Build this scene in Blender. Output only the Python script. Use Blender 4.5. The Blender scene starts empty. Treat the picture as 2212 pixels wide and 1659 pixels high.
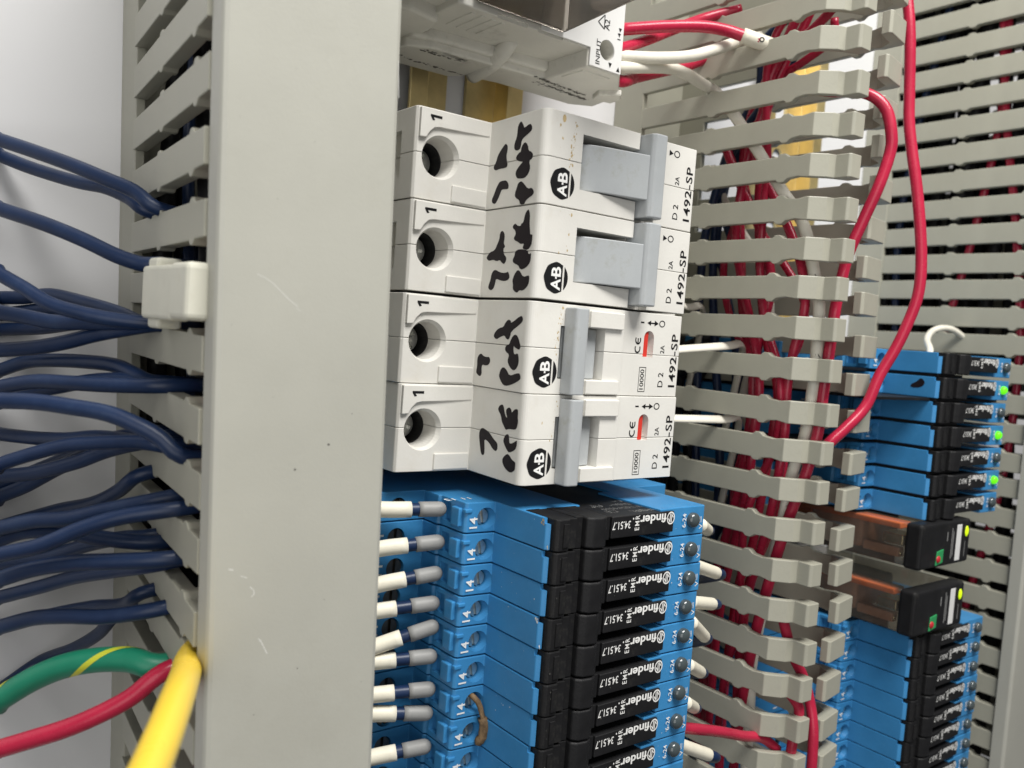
import bpy, bmesh, math, random
from mathutils import Vector, Matrix

# ------------------------------------------------------------------ camera, world, lamps
# Panel coordinates in millimetres: u runs across the panel, v runs down along the rails, w stands out of the panel.
S = bpy.context.scene
COL = S.collection
MM = 0.001


def P(u, v, w):
    return Vector((u * MM, -w * MM, -v * MM))


def D3(a):
    return Vector((a[0], -a[2], -a[1]))


cam_d = bpy.data.cameras.new('camera')
cam = bpy.data.objects.new('camera', cam_d)
COL.objects.link(cam)
R_RIGHT, R_DOWN, R_FWD = [(0.792304, -0.073287, 0.605709), (0.023758, 0.995713, 0.089398), (0.609664, 0.05644, -0.790648)]
cr, cd, cf = D3(R_RIGHT), D3(R_DOWN), D3(R_FWD)
M = Matrix((cr, -cd, -cf)).transposed().to_4x4()
M.translation = P(*(-83.41, 42.35, 195.56))
cam.matrix_world = M
cam_d.sensor_width = 36.0
cam_d.lens = 36.0 * 1849.0 / 2212.0
cam_d.clip_start = 0.01
cam_d.clip_end = 20
cam_d.dof.use_dof = True
cam_d.dof.focus_distance = 0.178
cam_d.dof.aperture_fstop = 26
S.camera = cam

world = bpy.data.worlds.new('World')
S.world = world
world.use_nodes = True
bg = world.node_tree.nodes['Background']
bg.inputs[0].default_value = (0.96, 0.97, 1.0, 1)
bg.inputs[1].default_value = 0.095


def area(name, loc, target, sx, sy, watts, color=(1, 1, 1)):
    d = bpy.data.lights.new(name, 'AREA')
    d.shape = 'RECTANGLE'
    d.size, d.size_y = sx, sy
    d.energy = watts
    d.color = color
    o = bpy.data.objects.new(name, d)
    COL.objects.link(o)
    o.location = loc
    o.rotation_euler = (target - loc).to_track_quat('-Z', 'Y').to_euler()
    return o


area('ceiling_lamp', P(30, -430, 350), P(50, 40, 40), 0.36, 0.22, 6.0, (1.0, 0.98, 0.94))
area('room_lamp', P(-420, 0, 520), P(40, 60, 40), 0.55, 0.55, 1.75, (1.0, 0.99, 0.97))  # added soft fill for the left-facing walls, no known fixture
S.view_settings.view_transform = 'Standard'
S.view_settings.look = 'None'
S.view_settings.exposure = 0.0
S.view_settings.gamma = 1.0
S.view_settings.use_curve_mapping = False
S.render.engine = 'CYCLES'
S.cycles.use_denoising = True
S.cycles.max_bounces = 8
S.cycles.transparent_max_bounces = 12
S.cycles.caustics_refractive = False
S.cycles.caustics_reflective = False

# ------------------------------------------------------------------ measured outlines and wire routes (mm)
MARK = {
 0: [[(1.35,62.90),(2.36,63.90),(2.98,64.14),(2.34,66.02),(3.01,66.73),(3.71,66.76),(4.17,65.86),(4.77,64.19),(5.28,63.57),(6.34,63.50),(6.88,63.08),(6.95,62.00),(6.53,61.25),(5.44,61.22),(4.33,61.88),(3.26,61.95),(2.20,62.02)],
   [(5.01,58.22),(5.64,59.01),(6.49,59.01),(7.43,58.72),(8.44,59.00),(9.08,59.33),(9.69,59.30),(9.83,58.39),(9.77,56.72),(9.95,55.47),(9.67,54.58),(9.03,54.44),(8.36,55.17),(7.06,55.65),(6.08,56.69),(5.34,57.64)],
   [(5.57,64.68),(6.27,65.73),(7.50,66.16),(7.70,66.95),(8.27,67.64),(9.08,67.59),(9.42,66.49),(10.67,67.11),(11.80,66.68),(12.50,65.51),(12.49,64.15),(12.31,62.94),(11.46,62.28),(10.76,62.46),(9.81,63.63),(9.32,64.55),(9.20,63.55),(8.69,62.21),(8.07,62.07),(7.36,63.14),(7.41,63.54),(6.36,63.70)],
   [(12.24,57.96),(12.27,59.31),(13.06,60.18),(13.68,60.29),(14.09,60.14),(13.91,58.06),(14.30,57.69),(15.25,57.18),(16.18,56.45),(16.63,55.86),(16.29,54.75),(15.53,54.62),(14.95,55.12),(13.64,55.82),(12.83,56.46),(12.33,57.03)],
   [(12.93,64.40),(13.42,65.23),(14.69,66.83),(14.50,67.95),(15.29,68.89),(15.96,68.60),(16.43,67.14),(16.95,66.24),(17.52,66.02),(17.41,64.54),(16.55,64.24),(15.95,62.79),(15.21,62.56),(13.94,63.14),(13.25,63.45)],
   ],
 1: [[(0.83,67.34),(1.84,67.97),(3.44,67.98),(4.82,68.28),(5.74,68.48),(5.68,69.57),(6.17,70.21),(6.84,70.07),(7.71,69.08),(8.58,68.08),(8.30,66.46),(7.95,66.32),(7.27,66.71),(7.34,65.49),(6.90,64.68),(6.55,63.48),(6.07,63.09),(5.40,63.73),(4.63,63.44),(4.17,62.57),(3.70,62.55),(3.25,63.28),(3.79,64.11),(3.91,65.17),(3.50,65.22),(3.32,65.95),(1.96,66.26),(1.29,66.65)],
   [(4.36,58.97),(4.97,59.85),(5.93,60.03),(6.99,59.79),(7.49,60.39),(7.78,60.25),(7.94,59.81),(9.14,60.16),(9.52,60.90),(10.24,61.19),(11.06,60.49),(10.68,59.54),(10.12,58.87),(10.40,57.78),(10.00,56.49),(10.27,55.07),(9.82,54.17),(9.45,54.02),(8.50,55.06),(8.20,56.79),(7.02,57.57),(6.09,58.17),(4.89,58.23)],
   [(8.25,65.22),(8.58,68.08),(9.39,68.36),(9.14,69.34),(9.77,69.73),(10.56,69.51),(11.29,68.77),(11.90,67.73),(12.20,66.64),(11.98,65.77),(11.39,65.41),(10.89,63.62),(10.29,63.25),(9.49,63.84),(8.67,63.93)],
   [(12.02,57.57),(12.52,59.06),(12.72,60.29),(12.67,61.48),(12.45,62.05),(13.52,62.77),(14.10,62.25),(14.33,61.09),(14.20,59.67),(13.77,57.99),(14.74,57.80),(15.70,57.40),(16.13,56.52),(15.83,55.54),(15.22,55.40),(14.00,56.05),(12.91,56.23),(12.25,56.77)],
   [(12.23,65.42),(12.56,66.12),(13.62,67.19),(13.27,69.01),(13.75,69.58),(14.67,69.55),(15.46,68.72),(16.18,67.50),(16.10,66.17),(16.60,65.66),(16.34,64.66),(15.81,64.02),(14.88,64.00),(14.29,63.68),(13.24,64.10),(12.49,64.78)],
   ],
 2: [[(3.77,63.85),(4.05,64.68),(4.53,64.84),(2.98,67.80),(3.22,68.51),(3.93,68.69),(4.55,67.99),(6.10,65.03),(7.07,64.85),(7.76,64.33),(7.50,63.39),(6.91,62.91),(7.35,61.32),(7.87,60.24),(7.44,59.24),(6.95,59.14),(6.05,59.91),(5.51,61.09),(5.34,62.31),(4.47,62.82)],
   [(6.58,66.57),(6.96,67.40),(8.00,68.11),(8.94,68.52),(9.43,68.19),(9.40,67.70),(9.04,66.58),(8.70,66.24),(9.66,66.26),(10.48,66.65),(10.05,67.78),(10.99,68.18),(11.94,68.26),(12.93,67.83),(13.48,66.91),(13.25,65.89),(12.30,64.78),(11.59,64.53),(10.52,64.97),(10.05,63.70),(9.46,63.32),(8.77,63.74),(8.59,64.73),(7.79,65.03),(6.91,65.73)],
   [(10.87,55.13),(11.33,55.85),(11.52,56.96),(11.39,58.02),(11.74,58.38),(12.35,58.57),(13.02,58.01),(13.22,56.95),(13.05,55.73),(13.83,55.54),(14.95,55.81),(15.62,55.17),(14.99,53.75),(14.48,53.65),(13.57,53.91),(12.04,53.72),(11.24,54.18)],
   [(13.01,63.34),(13.54,64.52),(14.61,65.56),(13.95,67.76),(13.84,68.72),(14.36,69.40),(14.97,69.24),(15.54,68.15),(16.23,66.45),(16.69,64.30),(16.22,63.12),(15.08,62.05),(14.46,62.02),(13.44,62.47)],
   ],
 3: [[(2.76,63.41),(3.07,63.96),(4.25,64.41),(5.15,65.03),(5.11,65.43),(4.31,64.89),(3.58,64.84),(3.04,65.88),(3.50,66.64),(4.09,66.81),(3.27,67.60),(3.10,68.66),(3.73,68.87),(4.69,68.85),(5.50,69.11),(6.75,68.81),(7.15,68.27),(7.20,66.28),(7.58,65.22),(7.04,64.65),(6.06,63.61),(4.99,63.27),(4.13,62.23),(3.77,62.09),(3.10,62.52)],
   [(8.24,65.81),(8.39,66.43),(9.34,66.64),(9.98,66.82),(9.78,67.79),(8.98,69.17),(9.39,69.67),(10.12,69.60),(10.98,68.73),(11.77,66.84),(11.27,65.97),(10.09,64.81),(9.50,64.64),(8.71,65.05)],
   [(8.15,57.07),(8.46,58.52),(8.82,59.64),(9.85,61.26),(10.41,62.58),(10.99,62.86),(11.74,62.85),(12.17,62.28),(11.86,61.19),(10.71,59.66),(10.25,57.98),(11.79,58.28),(13.29,58.42),(13.63,57.86),(13.48,57.18),(11.31,56.36),(9.57,55.92),(8.64,56.25)],
   [(11.98,66.26),(12.20,67.09),(12.91,67.97),(13.22,69.78),(13.83,71.21),(14.03,71.91),(14.45,70.32),(14.86,69.00),(15.45,67.88),(15.26,66.66),(14.56,65.36),(13.67,64.74),(12.90,64.95)],
   ],
}
LEFT_WIRES = [
 ('b',[(-64.7,13.1,9.9),(-63.3,13.7,11.8),(-58.7,15.7,18.0),(-53.6,18.0,24.9),(-49.3,20.8,30.3),(-45.3,23.4,34.8),(-42.3,26.4,37.6),(-35.3,27.1,36.6),(-30.3,27.4,28.6),(-28.3,32.4,15.6)]),
 ('b',[(-63.5,14.5,-0.7),(-62.0,15.2,1.2),(-57.2,17.7,7.8),(-51.4,19.8,16.5),(-47.7,21.3,22.5),(-44.7,23.6,27.4),(-42.3,26.3,31.1),(-35.3,26.9,30.1),(-30.3,27.3,22.1),(-28.3,32.3,9.1)]),
 ('b',[(-64.8,26.0,15.2),(-63.4,26.6,16.9),(-57.8,28.9,23.9),(-52.6,31.5,30.2),(-47.8,33.7,35.5),(-44.3,34.8,38.6),(-42.3,34.6,40.2),(-35.3,34.6,39.2),(-30.3,35.6,31.2),(-28.3,40.6,18.2)]),
 ('b',[(-65.3,37.3,23.4),(-64.0,38.3,24.8),(-60.6,40.3,28.2),(-57.1,42.6,31.5),(-52.6,44.4,35.4),(-47.9,45.4,38.6),(-42.3,45.9,41.1),(-35.3,46.0,40.1),(-30.3,46.9,32.1),(-28.3,51.9,19.1)]),
 ('b',[(-62.5,42.6,-1.9),(-61.0,42.3,0.2),(-57.4,41.7,5.6),(-53.9,41.3,11.2),(-49.5,42.1,19.1),(-45.4,43.5,26.8),(-42.3,45.0,32.2),(-35.3,45.4,31.2),(-30.3,46.0,23.2),(-28.3,51.0,10.2)]),
 ('b',[(-64.4,44.6,17.1),(-63.0,44.9,18.5),(-59.5,45.6,22.2),(-55.4,46.6,26.8),(-50.6,46.7,32.5),(-42.3,46.6,41.3),(-35.3,46.5,40.3),(-30.3,47.6,32.3),(-28.3,52.6,19.3)]),
 ('b',[(-62.3,48.8,-1.9),(-60.8,48.6,0.0),(-54.8,47.9,9.3),(-49.5,46.5,19.9),(-42.3,45.7,37.9),(-35.3,45.5,36.9),(-30.3,46.7,28.9),(-28.3,51.7,15.9)]),
 ('b',[(-63.9,51.9,14.2),(-62.4,51.8,15.5),(-57.8,51.1,20.5),(-53.7,49.9,25.4),(-49.0,48.1,31.7),(-42.3,46.0,41.2),(-35.3,45.5,40.2),(-30.3,47.0,32.2),(-28.3,52.0,19.2)]),
 ('b',[(-62.9,56.7,6.8),(-61.5,56.0,8.7),(-58.0,54.2,13.5),(-54.7,53.7,18.7),(-50.4,53.1,25.8),(-46.3,53.6,32.9),(-42.3,55.9,39.8),(-35.3,56.5,38.8),(-30.3,56.9,30.8),(-28.3,61.9,17.8)]),
 ('b',[(-64.5,58.5,22.7),(-63.2,57.8,24.3),(-58.9,56.4,29.7),(-54.7,55.7,35.0),(-50.4,55.9,40.1),(-46.2,55.8,44.6),(-42.3,55.6,47.9),(-35.3,55.5,46.9),(-30.3,56.6,38.9),(-28.3,61.6,25.9)]),
 ('b',[(-66.2,58.7,38.1),(-64.9,58.6,39.3),(-60.8,58.1,43.4),(-56.3,58.4,47.7),(-51.6,59.7,52.1),(-47.4,61.4,55.6),(-45.0,63.3,57.3),(-42.2,66.1,59.0),(-35.2,66.7,58.0),(-30.2,67.1,50.0),(-28.2,72.1,37.0)]),
 ('b',[(-62.7,67.9,8.0),(-61.2,68.0,9.8),(-56.5,68.1,16.4),(-52.2,67.5,23.8),(-48.2,66.4,31.7),(-42.3,65.9,45.8),(-35.3,65.8,44.8),(-30.3,66.9,36.8),(-28.3,71.9,23.8)]),
 ('b',[(-64.0,72.9,22.0),(-62.7,71.5,23.4),(-58.3,68.8,28.3),(-54.0,66.9,33.6),(-49.8,65.8,38.9),(-44.6,65.0,45.1),(-42.3,65.4,47.7),(-35.3,65.4,46.7),(-30.3,66.4,38.7),(-28.3,71.4,25.7)]),
 ('b',[(-62.8,76.0,11.9),(-61.4,75.4,13.5),(-56.7,74.0,19.2),(-51.3,71.3,27.1),(-47.2,68.5,33.6),(-42.3,66.0,41.6),(-35.3,65.3,40.6),(-30.3,67.0,32.6),(-28.3,72.0,19.6)]),
 ('b',[(-62.2,81.6,7.7),(-60.7,80.1,9.0),(-57.1,77.3,12.8),(-52.6,73.5,19.2),(-48.3,69.8,27.1),(-42.3,65.8,41.6),(-35.3,64.8,40.6),(-30.3,66.8,32.6),(-28.3,71.8,19.6)]),
 ('b',[(-61.1,87.8,-0.6),(-57.1,86.3,4.3),(-51.3,82.7,13.7),(-47.2,79.3,22.3),(-44.4,75.6,29.0),(-42.3,71.5,34.9),(-35.3,70.5,33.9),(-30.3,72.5,25.9),(-28.3,77.5,12.9)]),
 ('b',[(-64.1,82.2,26.3),(-62.8,81.8,27.9),(-58.6,80.1,33.1),(-54.1,78.4,38.7),(-49.5,76.2,44.1),(-42.3,73.4,50.7),(-35.3,72.7,49.7),(-30.3,74.4,41.7),(-28.3,79.4,28.7)]),
 ('b',[(-65.2,84.1,37.4),(-64.0,83.6,38.8),(-59.0,80.9,43.9),(-54.0,77.9,48.6),(-49.0,75.5,52.7),(-42.2,74.0,56.3),(-35.2,73.6,55.3),(-30.2,75.0,47.3),(-28.2,80.0,34.3)]),
 ('b',[(-62.1,93.3,11.0),(-60.7,92.4,12.4),(-53.9,89.1,20.8),(-48.6,85.5,28.9),(-44.7,83.0,35.7),(-42.3,81.9,40.1),(-35.3,81.6,39.1),(-30.3,82.9,31.1),(-28.3,87.9,18.1)]),
 ('b',[(-64.6,89.6,33.1),(-63.3,88.9,34.4),(-59.2,86.5,38.8),(-54.1,84.6,44.2),(-49.0,83.6,49.2),(-42.3,82.6,54.2),(-35.3,82.3,53.2),(-30.3,83.6,45.2),(-28.3,88.6,32.2)]),
 ('b',[(-62.9,96.9,19.3),(-61.5,96.2,20.8),(-56.1,93.2,27.5),(-51.9,90.2,33.4),(-47.1,87.5,41.1),(-42.3,84.9,48.9),(-35.3,84.2,47.9),(-30.3,85.9,39.9),(-28.3,90.9,26.9)]),
 ('b',[(-61.4,106.6,8.5),(-60.0,105.6,10.1),(-53.1,100.9,19.2),(-47.8,97.2,28.7),(-45.2,95.0,34.1),(-43.8,92.8,37.1),(-42.3,89.7,40.4),(-35.3,89.0,39.4),(-30.3,90.7,31.4),(-28.3,95.7,18.4)]),
 ('b',[(-63.6,99.7,27.2),(-62.3,99.0,28.7),(-58.1,96.3,33.7),(-54.0,94.8,38.7),(-48.8,93.5,44.4),(-42.3,91.2,50.0),(-35.3,90.6,49.0),(-30.3,92.2,41.0),(-28.3,97.2,28.0)]),
 ('b',[(-59.3,120.9,-6.6),(-57.7,120.3,-5.1),(-51.5,116.0,3.2),(-47.2,111.1,11.8),(-44.3,106.2,18.9),(-42.3,100.7,24.7),(-35.3,99.4,23.7),(-30.3,101.7,15.7),(-28.3,106.7,2.7)]),
 ('g',[(-63.5,111.9,30.3),(-62.3,110.7,31.6),(-58.1,106.4,35.9),(-54.0,103.0,40.3),(-49.8,100.8,44.7),(-45.7,99.6,48.7),(-42.3,99.9,51.6),(-35.3,100.0,50.6),(-30.3,100.9,42.6),(-28.3,105.9,29.6)]),
 ('r',[(-64.4,115.5,40.0),(-63.2,115.0,41.1),(-59.1,112.7,44.9),(-55.1,110.2,48.4),(-51.0,107.2,51.4),(-46.7,103.6,53.8),(-42.3,99.3,55.3),(-35.3,98.2,54.3),(-30.3,100.3,46.3),(-28.3,105.3,33.3)]),
]
YELLOW=[(-28.3, 93.2, 43.4), (-35.3, 94.2, 57.4), (-41.3, 95.2, 65.4), (-45.3, 93.7, 75.6), (-49.7, 91.1, 87.2), (-54.5, 90.0, 98.5), (-58.4, 89.7, 106.9), (-61.0, 89.2, 112.5)]
RED_A=[(109.0, -50.9, 69.5), (109.0, -46.0, 66.8), (109.0, -41.6, 61.4), (109.0, -37.4, 53.6), (109.0, -32.2, 49.5), (109.0, -22.8, 47.6), (109.0, -13.3, 44.7), (109.0, -1.0, 42.6), (109.0, 11.7, 42.4), (109.0, 24.5, 46.2), (109.0, 39.5, 51.6), (109.0, 51.4, 54.4), (109.0, 62.2, 53.9), (109.0, 73.8, 53.8), (109.0, 84.8, 52.7), (109.0, 95.5, 50.7), (109.0, 110.4, 48.4), (109.0, 125.2, 47.4), (109.0, 138.4, 47.4), (109.0, 162.4, 47.5)]
RED_B=[(112.0, -54.2, 60.8), (112.0, -43.7, 55.8), (112.0, -34.0, 50.4), (112.0, -22.4, 46.5), (112.0, -2.2, 46.4), (112.0, 9.1, 47.6), (112.0, 26.7, 50.3), (112.0, 40.7, 54.0), (112.0, 51.5, 58.1), (112.0, 61.7, 57.9), (112.0, 73.4, 56.8), (112.0, 84.3, 55.7), (112.0, 94.6, 54.5), (112.0, 106.0, 51.4), (112.0, 124.8, 50.0), (112.0, 135.5, 49.5), (112.0, 161.9, 50.3)]
RED_C=[(108.0, -15.6, 44.9), (108.0, -2.4, 52.3), (108.0, 8.4, 59.2), (108.0, 18.7, 64.4), (108.0, 29.3, 66.7), (108.0, 40.7, 64.7), (108.0, 51.0, 63.7), (108.0, 60.8, 64.2), (108.0, 73.4, 63.5), (108.0, 84.0, 62.2), (108.0, 95.6, 59.9), (108.0, 109.0, 57.1), (108.0, 123.4, 56.9), (108.0, 132.6, 56.8), (108.0, 157.2, 58.2)]
BLUE_A=[(114.0, -44.3, 55.8), (114.0, -37.0, 50.2), (114.0, -28.0, 45.2), (114.0, -21.4, 39.3), (114.0, -14.4, 33.3), (114.0, -2.9, 29.5), (114.0, 7.7, 27.2), (114.0, 18.6, 26.7), (114.0, 29.5, 27.0), (114.0, 62.2, 29.7), (114.0, 102.9, 33.3), (114.0, 164.7, 39.3)]
BLUE_B=[(117.0, -42.3, 51.9), (117.0, -21.8, 40.6), (117.0, -12.3, 33.6), (117.0, 0.6, 28.3), (117.0, 21.0, 28.8), (117.0, 42.8, 32.0), (117.0, 74.9, 37.2), (117.0, 116.0, 37.5), (117.0, 166.2, 37.7)]
LOOP_IN=[(110.0, -27.1, 58.9), (110.0, -25.7, 63.8), (111.0, -24.8, 67.8), (113.0, -24.6, 72.3), (115.0, -22.8, 76.3), (116.5, -19.4, 78.9), (117.0, -13.6, 80.4), (117.0, -9.3, 80.5), (115.0, -1.0, 79.6), (114.0, 7.0, 77.1), (113.0, 15.1, 74.6), (112.0, 21.3, 73.9), (111.0, 28.8, 73.5), (109.5, 40.0, 73.8), (109.0, 50.9, 73.5), (108.0, 60.8, 73.7), (107.0, 72.3, 71.9), (106.0, 84.8, 68.7), (106.0, 101.5, 64.9), (106.0, 122.4, 61.3), (106.0, 145.9, 59.3)]
LOOP_OUT=[(132.0, -60.0, 70.5), (132.0, -52.3, 72.6), (132.0, -42.3, 74.3), (132.0, -27.8, 75.6), (132.0, -20.4, 76.3), (132.0, -12.4, 77.9), (132.0, -1.6, 80.4), (132.0, 13.2, 82.9), (131.0, 23.8, 83.8), (129.0, 32.3, 82.7), (127.0, 38.7, 81.3), (124.0, 45.8, 79.4), (121.0, 53.6, 78.3), (116.0, 59.3, 76.5), (111.0, 64.5, 74.2), (107.0, 70.0, 71.8)]
LOOP_LOW=[(106.0, 108.6, 69.8), (108.0, 115.7, 71.2), (110.0, 120.2, 72.1), (112.0, 124.4, 73.6), (114.0, 131.2, 75.0), (114.0, 137.9, 76.6), (114.0, 147.4, 77.1), (114.0, 157.3, 77.1)]
LOOP_LOW2=[(106.0, 126.0, 71.7), (108.0, 129.2, 74.0), (109.0, 131.4, 75.1), (109.0, 135.1, 74.9), (108.0, 139.7, 74.8), (107.0, 150.3, 74.9)]
RED_REL=[(66.0, 127.8, 72.0), (70.0, 129.3, 71.1), (84.0, 133.9, 69.8), (95.0, 137.9, 69.0), (103.0, 140.2, 69.3), (107.0, 143.4, 71.4)]
SOCK_RED_A=[(60.0, -32.8, 39.3), (64.0, -34.4, 38.2), (76.0, -37.7, 41.0), (86.0, -39.6, 44.5), (92.0, -39.6, 47.2), (95.0, -38.5, 49.9), (98.0, -37.2, 53.0), (101.0, -36.3, 54.8), (104.0, -35.4, 55.9)]
SOCK_RED_B=[(60.0, -27.8, 39.9), (64.0, -29.8, 38.1), (74.0, -34.8, 36.9), (84.0, -40.2, 35.4), (96.0, -46.6, 35.5), (104.0, -49.9, 41.2)]
SOCK_WHITE_A=[(60.0, -26.8, 40.0), (64.0, -27.9, 38.3), (74.0, -29.5, 40.7), (83.0, -31.6, 43.7), (94.0, -36.5, 44.4), (101.0, -40.0, 44.6), (109.0, -43.2, 44.2)]
SOCK_WHITE_B=[(60.0, -23.8, 40.3), (64.0, -25.1, 38.7), (80.0, -29.0, 38.4), (88.0, -29.7, 37.7), (97.0, -29.1, 36.4), (103.0, -28.4, 36.0), (103.0, -22.4, 41.9), (103.0, -10.0, 52.2), (104.5, 0.1, 59.2), (106.0, 9.0, 65.4), (107.5, 19.8, 68.4), (107.5, 29.1, 71.0), (107.5, 40.4, 71.5), (107.5, 49.0, 71.5), (107.5, 61.7, 70.5), (107.5, 72.6, 67.8), (107.5, 83.5, 66.5), (107.5, 93.4, 65.0), (107.5, 107.2, 62.9), (107.5, 123.7, 61.0), (107.5, 133.0, 61.3), (107.5, 155.2, 62.2)]
SOCK_RED_C=[(60.0, -18.3, 41.0), (64.0, -20.6, 38.5), (74.0, -26.0, 34.5), (84.0, -30.1, 33.3), (95.0, -34.6, 32.8), (104.0, -39.9, 36.0)]
FERR=[([11.0, 77.8, 54.7],[-1.9, 78.0, 50.5]),([11.0, 84.3, 54.9],[-1.9, 85.7, 50.5]),([11.0, 90.6, 54.8],[-1.5, 92.9, 50.5]),([11.0, 96.8, 54.6],[-1.5, 98.2, 50.5]),([11.0, 101.3, 54.9],[-1.2, 105.4, 50.5]),([11.0, 107.6, 55.1],[-1.2, 108.4, 50.5]),([11.0, 114.3, 55.3],[-1.0, 115.1, 50.5]),([11.0, 119.5, 55.0],[-1.0, 118.9, 50.5]),([11.0, 126.1, 55.2],[-0.5, 128.0, 50.5]),]
DEBRIS=[(15.0, 113.7, 63.0), (16.6, 115.8, 63.0), (17.8, 117.7, 63.0), (18.2, 119.8, 63.0), (18.1, 122.6, 63.0), (18.1, 123.6, 63.0)]
FERR_R=[((66.0, 81.2, 74.2), (77.0, 84.7, 66.9)), ((66.0, 90.4, 74.3), (77.0, 94.0, 70.8)), ((66.0, 98.4, 74.3), (77.0, 101.4, 70.4)), ((66.0, 103.6, 74.4), (77.0, 109.8, 68.9)), ((66.0, 112.9, 74.4), (77.0, 118.4, 68.6)), ((66.0, 121.4, 74.4), (77.0, 127.4, 67.6)), ((66.0, 131.2, 74.3), (77.0, 136.5, 73.3))]
SCRATCH=[([(-37.96, 36.27), (-36.84, 36.68), (-35.55, 37.43), (-34.22, 38.58), (-32.94, 39.69), (-31.59, 40.6)], 0.045), ([(-36.43, 82.06), (-35.83, 82.69), (-35.73, 83.26), (-36.13, 83.63)], 0.07), ([(-34.4, 90.4), (-33.91, 91.4), (-33.18, 92.8)], 0.08), ([(-34.7, 90.14), (-34.3, 90.77)], 0.07), ([(-39.75, 78.99), (-39.06, 79.2)], 0.1), ([(-37.91, 80.22), (-36.92, 80.68)], 0.06), ([(-17.5, 1.75), (-16.99, 7.32)], 0.05), ([(-31.79, 40.83), (-31.04, 41.32)], 0.03)]
SPECK=[((-30.5, 65.0), 0.2), ((-25.23, 61.46), 0.22), ((-28.19, 96.07), 0.13), ((-34.73, 101.82), 0.12), ((-35.59, 25.25), 0.08), ((-30.44, 16.34), 0.07), ((-21.63, 56.8), 0.09), ((-41.3, 43.65), 0.07), ((-34.56, 54.07), 0.06), ((-41.6, 14.67), 0.06), ((-24.4, 85.89), 0.08), ((-16.93, 100.68), 0.07), ((-33.94, 6.47), 0.06)]
WHITE_LOOP = [(205.0, 39.0, 51.4), (208.0, 36.4, 49.6), (214.0, 33.2, 45.3), (222.0, 30.0, 42.6), (228.0, 28.3, 43.0), (234.0, 28.5, 44.3), (240.0, 31.1, 45.9)]

# ------------------------------------------------------------------ materials
def mat(name, col, rough=0.5, metallic=0.0, mottle=0.10, mscale=90.0, bump=0.12, bscale=2200.0, coat=0.0, trans=0.0,
        spec=0.5, dirt=None, dirt_scale=60.0, dirt_amt=0.5, emit=None, emit_s=0.0, ior=1.45, aniso=None):
    m = bpy.data.materials.new(name)
    m.use_nodes = True
    nt = m.node_tree
    b = nt.nodes['Principled BSDF']
    b.inputs['Base Color'].default_value = (*col, 1)
    b.inputs['Roughness'].default_value = rough
    b.inputs['Metallic'].default_value = metallic
    b.inputs['IOR'].default_value = ior
    b.inputs['Specular IOR Level'].default_value = spec
    if coat:
        b.inputs['Coat Weight'].default_value = coat
        b.inputs['Coat Roughness'].default_value = 0.12
    if trans:
        b.inputs['Transmission Weight'].default_value = trans
    if emit:
        b.inputs['Emission Color'].default_value = (*emit, 1)
        b.inputs['Emission Strength'].default_value = emit_s
    tc = nt.nodes.new('ShaderNodeTexCoord')
    out = None
    if mottle:
        n = nt.nodes.new('ShaderNodeTexNoise')
        n.inputs['Scale'].default_value = mscale
        n.inputs['Detail'].default_value = 5
        n.inputs['Roughness'].default_value = 0.6
        nt.links.new(tc.outputs['Object'], n.inputs['Vector'])
        r = nt.nodes.new('ShaderNodeValToRGB')
        r.color_ramp.elements[0].position = 0.3
        r.color_ramp.elements[1].position = 0.7
        r.color_ramp.elements[0].color = (*[c * (1 - mottle) for c in col], 1)
        r.color_ramp.elements[1].color = (*[min(1, c * (1 + mottle * 0.6)) for c in col], 1)
        nt.links.new(n.outputs['Fac'], r.inputs['Fac'])
        out = r.outputs['Color']
        mr = nt.nodes.new('ShaderNodeMapRange')
        mr.inputs['To Min'].default_value = max(0.02, rough - 0.07)
        mr.inputs['To Max'].default_value = min(1, rough + 0.09)
        nt.links.new(n.outputs['Fac'], mr.inputs['Value'])
        nt.links.new(mr.outputs['Result'], b.inputs['Roughness'])
    if dirt:
        n2 = nt.nodes.new('ShaderNodeTexNoise')
        n2.inputs['Scale'].default_value = dirt_scale
        n2.inputs['Detail'].default_value = 8
        n2.inputs['Roughness'].default_value = 0.75
        nt.links.new(tc.outputs['Object'], n2.inputs['Vector'])
        r2 = nt.nodes.new('ShaderNodeValToRGB')
        r2.color_ramp.elements[0].position = 0.56
        r2.color_ramp.elements[1].position = 0.72
        r2.color_ramp.elements[0].color = (0, 0, 0, 1)
        r2.color_ramp.elements[1].color = (dirt_amt, dirt_amt, dirt_amt, 1)
        nt.links.new(n2.outputs['Fac'], r2.inputs['Fac'])
        mx = nt.nodes.new('ShaderNodeMixRGB')
        mx.inputs[1].default_value = (*col, 1)
        if out:
            nt.links.new(out, mx.inputs[1])
        mx.inputs[2].default_value = (*dirt, 1)
        nt.links.new(r2.outputs['Color'], mx.inputs[0])
        out = mx.outputs[0]
    if out:
        nt.links.new(out, b.inputs['Base Color'])
    if bump:
        n3 = nt.nodes.new('ShaderNodeTexNoise')
        n3.inputs['Scale'].default_value = bscale
        n3.inputs['Detail'].default_value = 3
        nt.links.new(tc.outputs['Object'], n3.inputs['Vector'])
        bp = nt.nodes.new('ShaderNodeBump')
        bp.inputs['Strength'].default_value = bump
        bp.inputs['Distance'].default_value = 0.0002
        nt.links.new(n3.outputs['Fac'], bp.inputs['Height'])
        nt.links.new(bp.outputs['Normal'], b.inputs['Normal'])
    return m


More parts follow.
